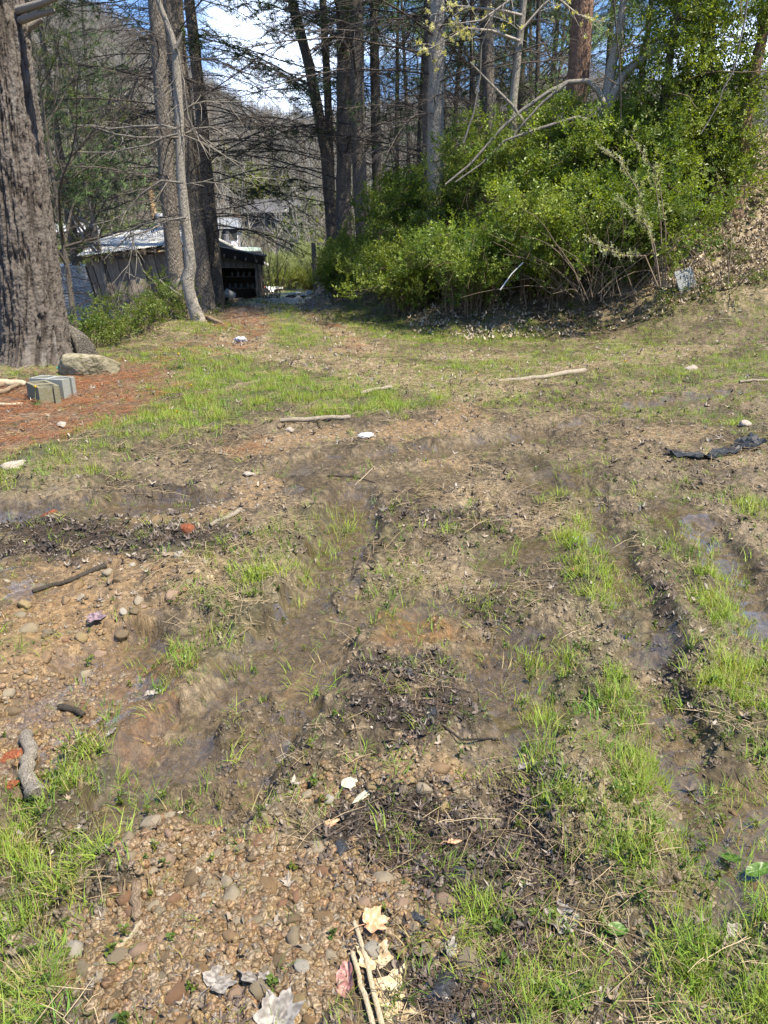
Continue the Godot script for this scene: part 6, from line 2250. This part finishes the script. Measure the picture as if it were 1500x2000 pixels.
	stick("stick", "thin pale root above the gravel near the bottom left", [Vector3(-0.65, -0.00, -1.18), Vector3(-0.61, -0.00, -1.20), Vector3(-0.57, -0.00, -1.21)], 0.005, 0.004, pale)
	stick("dry_stalk", "left one of the two split dry stalks beside the big tan leaf", [Vector3(-0.07, -0.00, -1.22), Vector3(-0.05, -0.00, -1.15), Vector3(-0.02, -0.00, -1.05)], 0.0055, 0.006, dry, "stalk", 2.4)
	stick("dry_stalk", "right one of the two split dry stalks beside the big tan leaf", [Vector3(-0.07, -0.00, -1.30), Vector3(-0.04, -0.00, -1.21), Vector3(-0.00, -0.00, -1.05)], 0.005, 0.0065, dry, "stalk", 2.6)
	stick("wood_chip", "flat rusty wood chip standing out of the gravel, lower left", [Vector3(-0.58, -0.00, -1.31), Vector3(-0.60, -0.00, -1.35), Vector3(-0.61, -0.00, -1.40)], 0.012, 0.011, brown, "wood chip")
	stick("wood_chip", "flat brown wood chip half sunk in the brown puddle at the left", [Vector3(-1.13, -0.00, -2.19), Vector3(-1.08, -0.00, -2.17), Vector3(-1.03, -0.00, -2.14)], 0.012, 0.01, burnt, "wood chip")
	# litter
	var cup := rock_mesh(760, Vector3(0.07, 0.022, 0.045), 0.5, 14, 4)
	var w0 := part("crushed_cup", cup, mat(lin(0.5, 0.52, 0.54), 0.35, 0.5), self)
	w0.position = put_down(Vector3(-0.14, -0.00, -5.75), 0.018)
	w0.rotation.y = 0.4
	tag(w0, "white crushed plastic cup on the wet ground in the middle", "cup")
	var bag := part("crumpled_bag", rock_mesh(761, Vector3(0.09, 0.04, 0.07), 0.7, 14), mat(lin(0.42, 0.42, 0.46), 0.4, 0.5), self)
	bag.position = put_down(Vector3(-2.37, -0.09, -12.45), 0.04)
	tag(bag, "whitish crumpled bag in the left wheel track of the drive", "bag")
	var brick := fine(mat(lin(0.3, 0.095, 0.042), 0.8), 762, 0.6, 8.0, 0.4)
	for q in [["bright orange broken brick piece on the black mud at the left", Vector3(-1.04, -0.00, -3.63), Vector3(0.045, 0.03, 0.06), 0.4], ["orange brick shard in the puddle left of the knobbly branch", Vector3(-1.18, -0.00, -1.93), Vector3(0.05, 0.012, 0.022), 0.6], ["small orange brick shard below the larger one at the left edge", Vector3(-1.11, -0.00, -1.80), Vector3(0.028, 0.012, 0.016), 0.5], ["dull red brick lump at the left among the dark leaves", Vector3(-1.94, -0.00, -4.02), Vector3(0.05, 0.03, 0.04), 0.1]]:
		var o := part("brick_piece", rock_mesh(763 + int(q[3] * 10), q[2], 0.3, 10, 7, true), brick, self)
		o.position = put_down(q[1], q[2].y * 0.5)
		o.rotation = Vector3(0.3, q[3], 0.2)
		tag(o, q[0], "brick piece")
	var chalk := fine(mat(lin(0.45, 0.43, 0.33), 0.75), 770, 0.85, 8.0, 0.15)
	for q in [["flat cream-white shard of siding, upper of the two near the bottom", Vector3(-0.10, -0.00, -1.76), Vector3(0.075, 0.006, 0.034), 0.55], ["narrow cream-white shard of siding, lower of the two near the bottom", Vector3(-0.06, -0.00, -1.71), Vector3(0.075, 0.006, 0.02), 0.75]]:
		var o := part("siding_shard", rock_mesh(771 + int(q[3] * 100), q[2] * 0.62, 0.18, 14, 8, true), chalk, self)
		o.position = put_down(q[1], 0.012)
		o.rotation = Vector3(0.08, q[3], 0.05)
		tag(o, q[0], "siding shard")
	# crumpled black plastic at the right
	var film := mat(lin(0.025, 0.027, 0.03), 0.5, 0.4)
	var pb := Build.new()
	var line := [Vector3(2.06, -0.00, -5.22), Vector3(2.18, -0.00, -5.14), Vector3(2.36, -0.00, -5.13), Vector3(2.56, -0.00, -5.24), Vector3(2.71, -0.00, -5.36), Vector3(2.83, -0.00, -5.42)]
	var p0 := put_down(line[0])
	var prev := []
	for k in 26:
		var f := k / 25.0 * 4.999
		var c: Vector3 = put_down(line[int(f)].lerp(line[int(f) + 1], fmod(f, 1.0)), 0.02)
		var row := []
		for j in 7:
			row.append(c - p0 + Vector3(rr(-0.01, 0.01), 0.022 * absf(sin(j * 1.9 + k * 0.7)) + rr(-0.01, 0.01) + (0.03 if k > 18 else 0.0) * rr(0.2, 1.0), (j - 3) * (0.02 + (0.022 if k > 17 else 0.0))))
		if prev.size():
			for j in 6:
				pb.quad(prev[j], prev[j + 1], row[j + 1], row[j])
		prev = row
	var po := part("plastic_sheet", pb.mesh(), film, self)
	po.position = p0
	tag(po, "crumpled strip of shiny black plastic on the ground at the right", "plastic sheet")
	var panel := part("metal_panel", box_mesh(Vector3(0.34, 0.42, 0.02), 0.006), fine(mat(lin(0.24, 0.26, 0.26), 0.6, 0.5), 780, 0.7, 3.0, 0.3), self)
	panel.position = put_down(Vector3(5.00, 0.74, -12.80), 0.16)
	panel.rotation = Vector3(-0.35, 0.2, 0.25)
	tag(panel, "bent whitish panel stuck in the brush at the foot of the right bank", "metal panel")
	var stakes := part("thin_stake", tube_mesh([Vector3(1.96, 0.72, -13.00), Vector3(2.14, 0.98, -13.00), Vector3(2.32, 1.16, -13.00)], [0.012, 0.01, 0.008], 6), mat(lin(0.6, 0.6, 0.58), 0.7), self)
	tag(stakes, "thin white stick leaning in the dark hollow of the thicket", "stick")
	var junk := thing("junk_heap", "heap of black and white scrap at the foot of the old fence", "junk", put_down(Vector3(-2.80, -0.49, -26.50)))
	for k in 5:
		var o := part("scrap", rock_mesh(790 + k, Vector3(rr(0.08, 0.2), rr(0.05, 0.11), rr(0.08, 0.14)), 0.6, 7, 5, true), mat(lin(0.03, 0.03, 0.03) if k % 2 == 0 else lin(0.5, 0.5, 0.5), 0.5), junk)
		o.position = Vector3(-0.4 + 0.22 * k, 0.06 + 0.1 * (k % 2), rr(-0.1, 0.1))
	# black glassy lumps of wet coal and tar in the dark patch
	var coal := fine(mat(lin(0.05, 0.05, 0.052), 0.38, 0.5), 800, 0.5, 9.0, 0.1)
	for q in [[Vector3(0.13, -0.00, -1.14), 0.05, "largest black glassy lump, right of the big tan leaf"], [Vector3(0.16, -0.00, -1.07), 0.045, "black glassy lump at the very bottom, right of the dry stalks"], [Vector3(0.15, -0.00, -2.03), 0.036, "blue-grey glassy lump in the black patch of the middle"], [Vector3(0.20, -0.00, -1.46), 0.026, "small black lump near the curled orange leaf"], [Vector3(0.23, -0.00, -1.42), 0.024, "small black lump left of the tall grass"], [Vector3(-0.11, -0.00, -1.53), 0.03, "black lump above the gravel at the bottom"], [Vector3(0.09, -0.00, -2.30), 0.026, "glossy black lump at the upper edge of the black patch"], [Vector3(0.08, -0.00, -1.31), 0.026, "grey-black lump in the dark litter above the big tan leaf"]]:
		var o := part("cinder_lump", rock_mesh(801 + int(q[1] * 1000), Vector3(q[1], q[1] * 0.5, q[1] * 0.75), 0.55, 10, 6, true), coal, self)
		o.position = put_down(q[0], q[1] * 0.15)
		o.rotation.y = rr(0, TAU)
		tag(o, q[2], "cinder lump")
	# single leaves
	var tan_leaf := leafy(lin(0.34, 0.24, 0.13), lin(0.5, 0.4, 0.26), 810)
	var grey_leaf := leafy(lin(0.12, 0.105, 0.09), lin(0.27, 0.245, 0.215), 811)
	var red_leaf := leafy(lin(0.2, 0.08, 0.07), lin(0.36, 0.2, 0.17), 812)
	var rust_leaf := leafy(lin(0.4, 0.2, 0.1), lin(0.58, 0.36, 0.22), 813)
	var dark_leaf := leafy(lin(0.1, 0.045, 0.025), lin(0.2, 0.1, 0.06), 814)
	var purple_leaf := leafy(lin(0.1, 0.07, 0.08), lin(0.24, 0.17, 0.18), 815, 0.35)
	var green := leafy(lin(0.06, 0.13, 0.02), lin(0.13, 0.22, 0.04), 816, 0.4, 0.8)
	leaf_shape(1, 0.155, 5, 0.16, tan_leaf, "fallen_leaf", "big tan maple leaf under the dry stalks at the bottom", Vector3(0.02, -0.00, -1.13), 0.5, 0.08)
	leaf_shape(2, 0.1, 5, 0.3, tan_leaf, "fallen_leaf", "tan leaf above the big maple leaf, right of the stalks", Vector3(-0.02, -0.00, -1.21), 1.8, 0.15)
	leaf_shape(3, 0.075, 1, 0.7, red_leaf, "fallen_leaf", "folded reddish leaf on edge left of the dry stalks", Vector3(-0.08, -0.00, -1.15), 1.4, 0.5, 0.014)
	leaf_shape(4, 0.08, 5, 0.5, rust_leaf, "fallen_leaf", "curled rust leaf at the top end of the dry stalks", Vector3(-0.03, -0.00, -1.29), 0.3, 0.3, 0.015)
	leaf_shape(5, 0.11, 5, 0.35, grey_leaf, "fallen_leaf", "large whitish torn leaf in the grass at lower right", Vector3(0.43, -0.00, -1.31), 2.4, 0.12)
	leaf_shape(6, 0.05, 3, 0.6, grey_leaf, "fallen_leaf", "white oak leaf standing left of the tall grass", Vector3(0.41, -0.00, -1.81), 0.6, 0.4, 0.014)
	leaf_shape(7, 0.06, 1, 0.9, dark_leaf, "fallen_leaf", "dark brown curled leaf casting a shadow right of the middle", Vector3(0.91, -0.00, -3.22), 0.1, 0.1, 0.012)
	leaf_shape(8, 0.055, 3, 0.5, rust_leaf, "fallen_leaf", "orange-tan oak leaf left of the siding shards", Vector3(-0.15, -0.00, -1.61), 0.4, 0.3, 0.01)
	leaf_shape(9, 0.05, 3, 0.5, rust_leaf, "fallen_leaf", "orange curled leaf in the black litter, right side", Vector3(0.18, -0.00, -1.54), 0.2, 0.3, 0.01)
	leaf_shape(10, 0.1, 5, 0.3, purple_leaf, "fallen_leaf", "wet purple-brown leaf in the shallow water at the left", Vector3(-1.19, -0.00, -2.69), 0.4, 0.05, 0.012)
	leaf_shape(11, 0.05, 3, 0.6, grey_leaf, "fallen_leaf", "white curled leaf in the mud above the left tuft", Vector3(-0.88, -0.00, -1.98), 0.7, 0.4, 0.012)
	leaf_shape(12, 0.07, 1, 0.8, grey_leaf, "fallen_leaf", "pale leaf lying by the black wet hollow in the left mud", Vector3(-0.81, -0.00, -2.22), 0.5, 0.2, 0.012)
	leaf_shape(13, 0.09, 5, 0.25, grey_leaf, "fallen_leaf", "grey crumpled leaf at the bottom, left of the reddish leaf", Vector3(-0.28, -0.00, -1.16), 2.0, 0.4, 0.014)
	leaf_shape(14, 0.09, 5, 0.22, grey_leaf, "fallen_leaf", "grey leaf at the very bottom left of the gravel's end", Vector3(-0.36, -0.00, -1.14), 0.9, 0.4, 0.014)
	leaf_shape(15, 0.12, 5, 0.3, grey_leaf, "fallen_leaf", "broad grey leaf at the bottom edge below the gravel", Vector3(-0.22, -0.00, -1.07), 1.2, 0.3, 0.012)
	leaf_shape(16, 0.06, 3, 0.5, grey_leaf, "fallen_leaf", "narrow whitish oak leaf right of the black lump at the bottom", Vector3(0.15, -0.00, -1.22), 1.3, 0.2, 0.012)
	leaf_shape(17, 0.08, 5, 0.5, grey_leaf, "fallen_leaf", "pale rolled leaf in the mud at the right edge, low", Vector3(0.83, -0.00, -1.29), 0.2, 0.3, 0.014)
	leaf_shape(18, 0.065, 1, 0.3, green, "plantain_leaf", "broad bright green leaf at the right puddle, left of two", Vector3(0.92, -0.00, -1.52), 1.9, 0.5, 0.03)
	leaf_shape(19, 0.07, 1, 0.3, green, "plantain_leaf", "broad bright green leaf at the right edge, right of two", Vector3(0.97, -0.00, -1.48), 0.2, 0.4, 0.03)
	leaf_shape(20, 0.06, 1, 0.2, green, "plantain_leaf", "flat yellow-green leaf below the tall grass, near the whitish leaf", Vector3(0.54, -0.00, -1.28), 0.1, 0.2, 0.015)
	# dandelions
	var stem := tube_mesh([Vector3.ZERO, Vector3(0.004, 0.06, 0), Vector3(0.002, 0.12, 0.01)], [0.0022, 0.002, 0.002], 5)
	var petals := Build.new()
	for k in 30:
		var a := k * 2.4
		var o := dir(a, 0.2 + 0.9 * (k % 5) / 5.0)
		var s := Vector3(-sin(a), 0, cos(a)) * 0.004
		petals.tri(-s, s, o * 0.022, o)
	var pm := petals.mesh()
	var yellow := mat(lin(0.75, 0.48, 0.02), 0.6)
	var rosette := flake(97, 12, 0.07, 6, 0.5)
	var spots := [[Vector3(-3.31, -0.00, -6.97), "yellow dandelions right below the mossy concrete block", 1.5], [Vector3(-2.63, -0.03, -9.56), "yellow dandelion in the thin grass above the bright patch", 1.5], [Vector3(-1.75, -0.00, -6.19), "yellow dandelion in the middle of the bright grass", 0.9], [Vector3(-3.35, -0.00, -7.43), "yellow dandelion right of the mossy block", 1.0], [Vector3(2.82, -0.02, -8.75), "yellow dandelion in the right-hand grass past the long stick", 1.2], [Vector3(-1.94, -0.00, -7.43), "small yellow dandelion at the upper edge of the bright grass", 0.9], [Vector3(1.00, -0.00, -7.99), "yellow dandelion left of the long pale stick", 1.2]]
	var first: Node3D
	for q in spots:
		var t: Node3D
		if first == null:
			t = thing("dandelion", q[1], "dandelion", Vector3.ZERO, 0, "dandelions in the grass")
			part("stem", stem, mat(lin(0.16, 0.2, 0.06), 0.6), t)
			var f := part("flower_head", pm, yellow, t)
			f.position = Vector3(0.002, 0.12, 0.01)
			var l := part("leaves", rosette, green, t)
			l.position.y = 0.012
			first = t
		else:
			t = first.duplicate()
			t.name = numbered("dandelion")
			add_child(t)
			tag(t, q[1], "dandelion", "dandelions in the grass")
		t.position = put_down(q[0])
		t.rotation.y = rr(0, TAU)
		t.scale = Vector3.ONE * q[2]
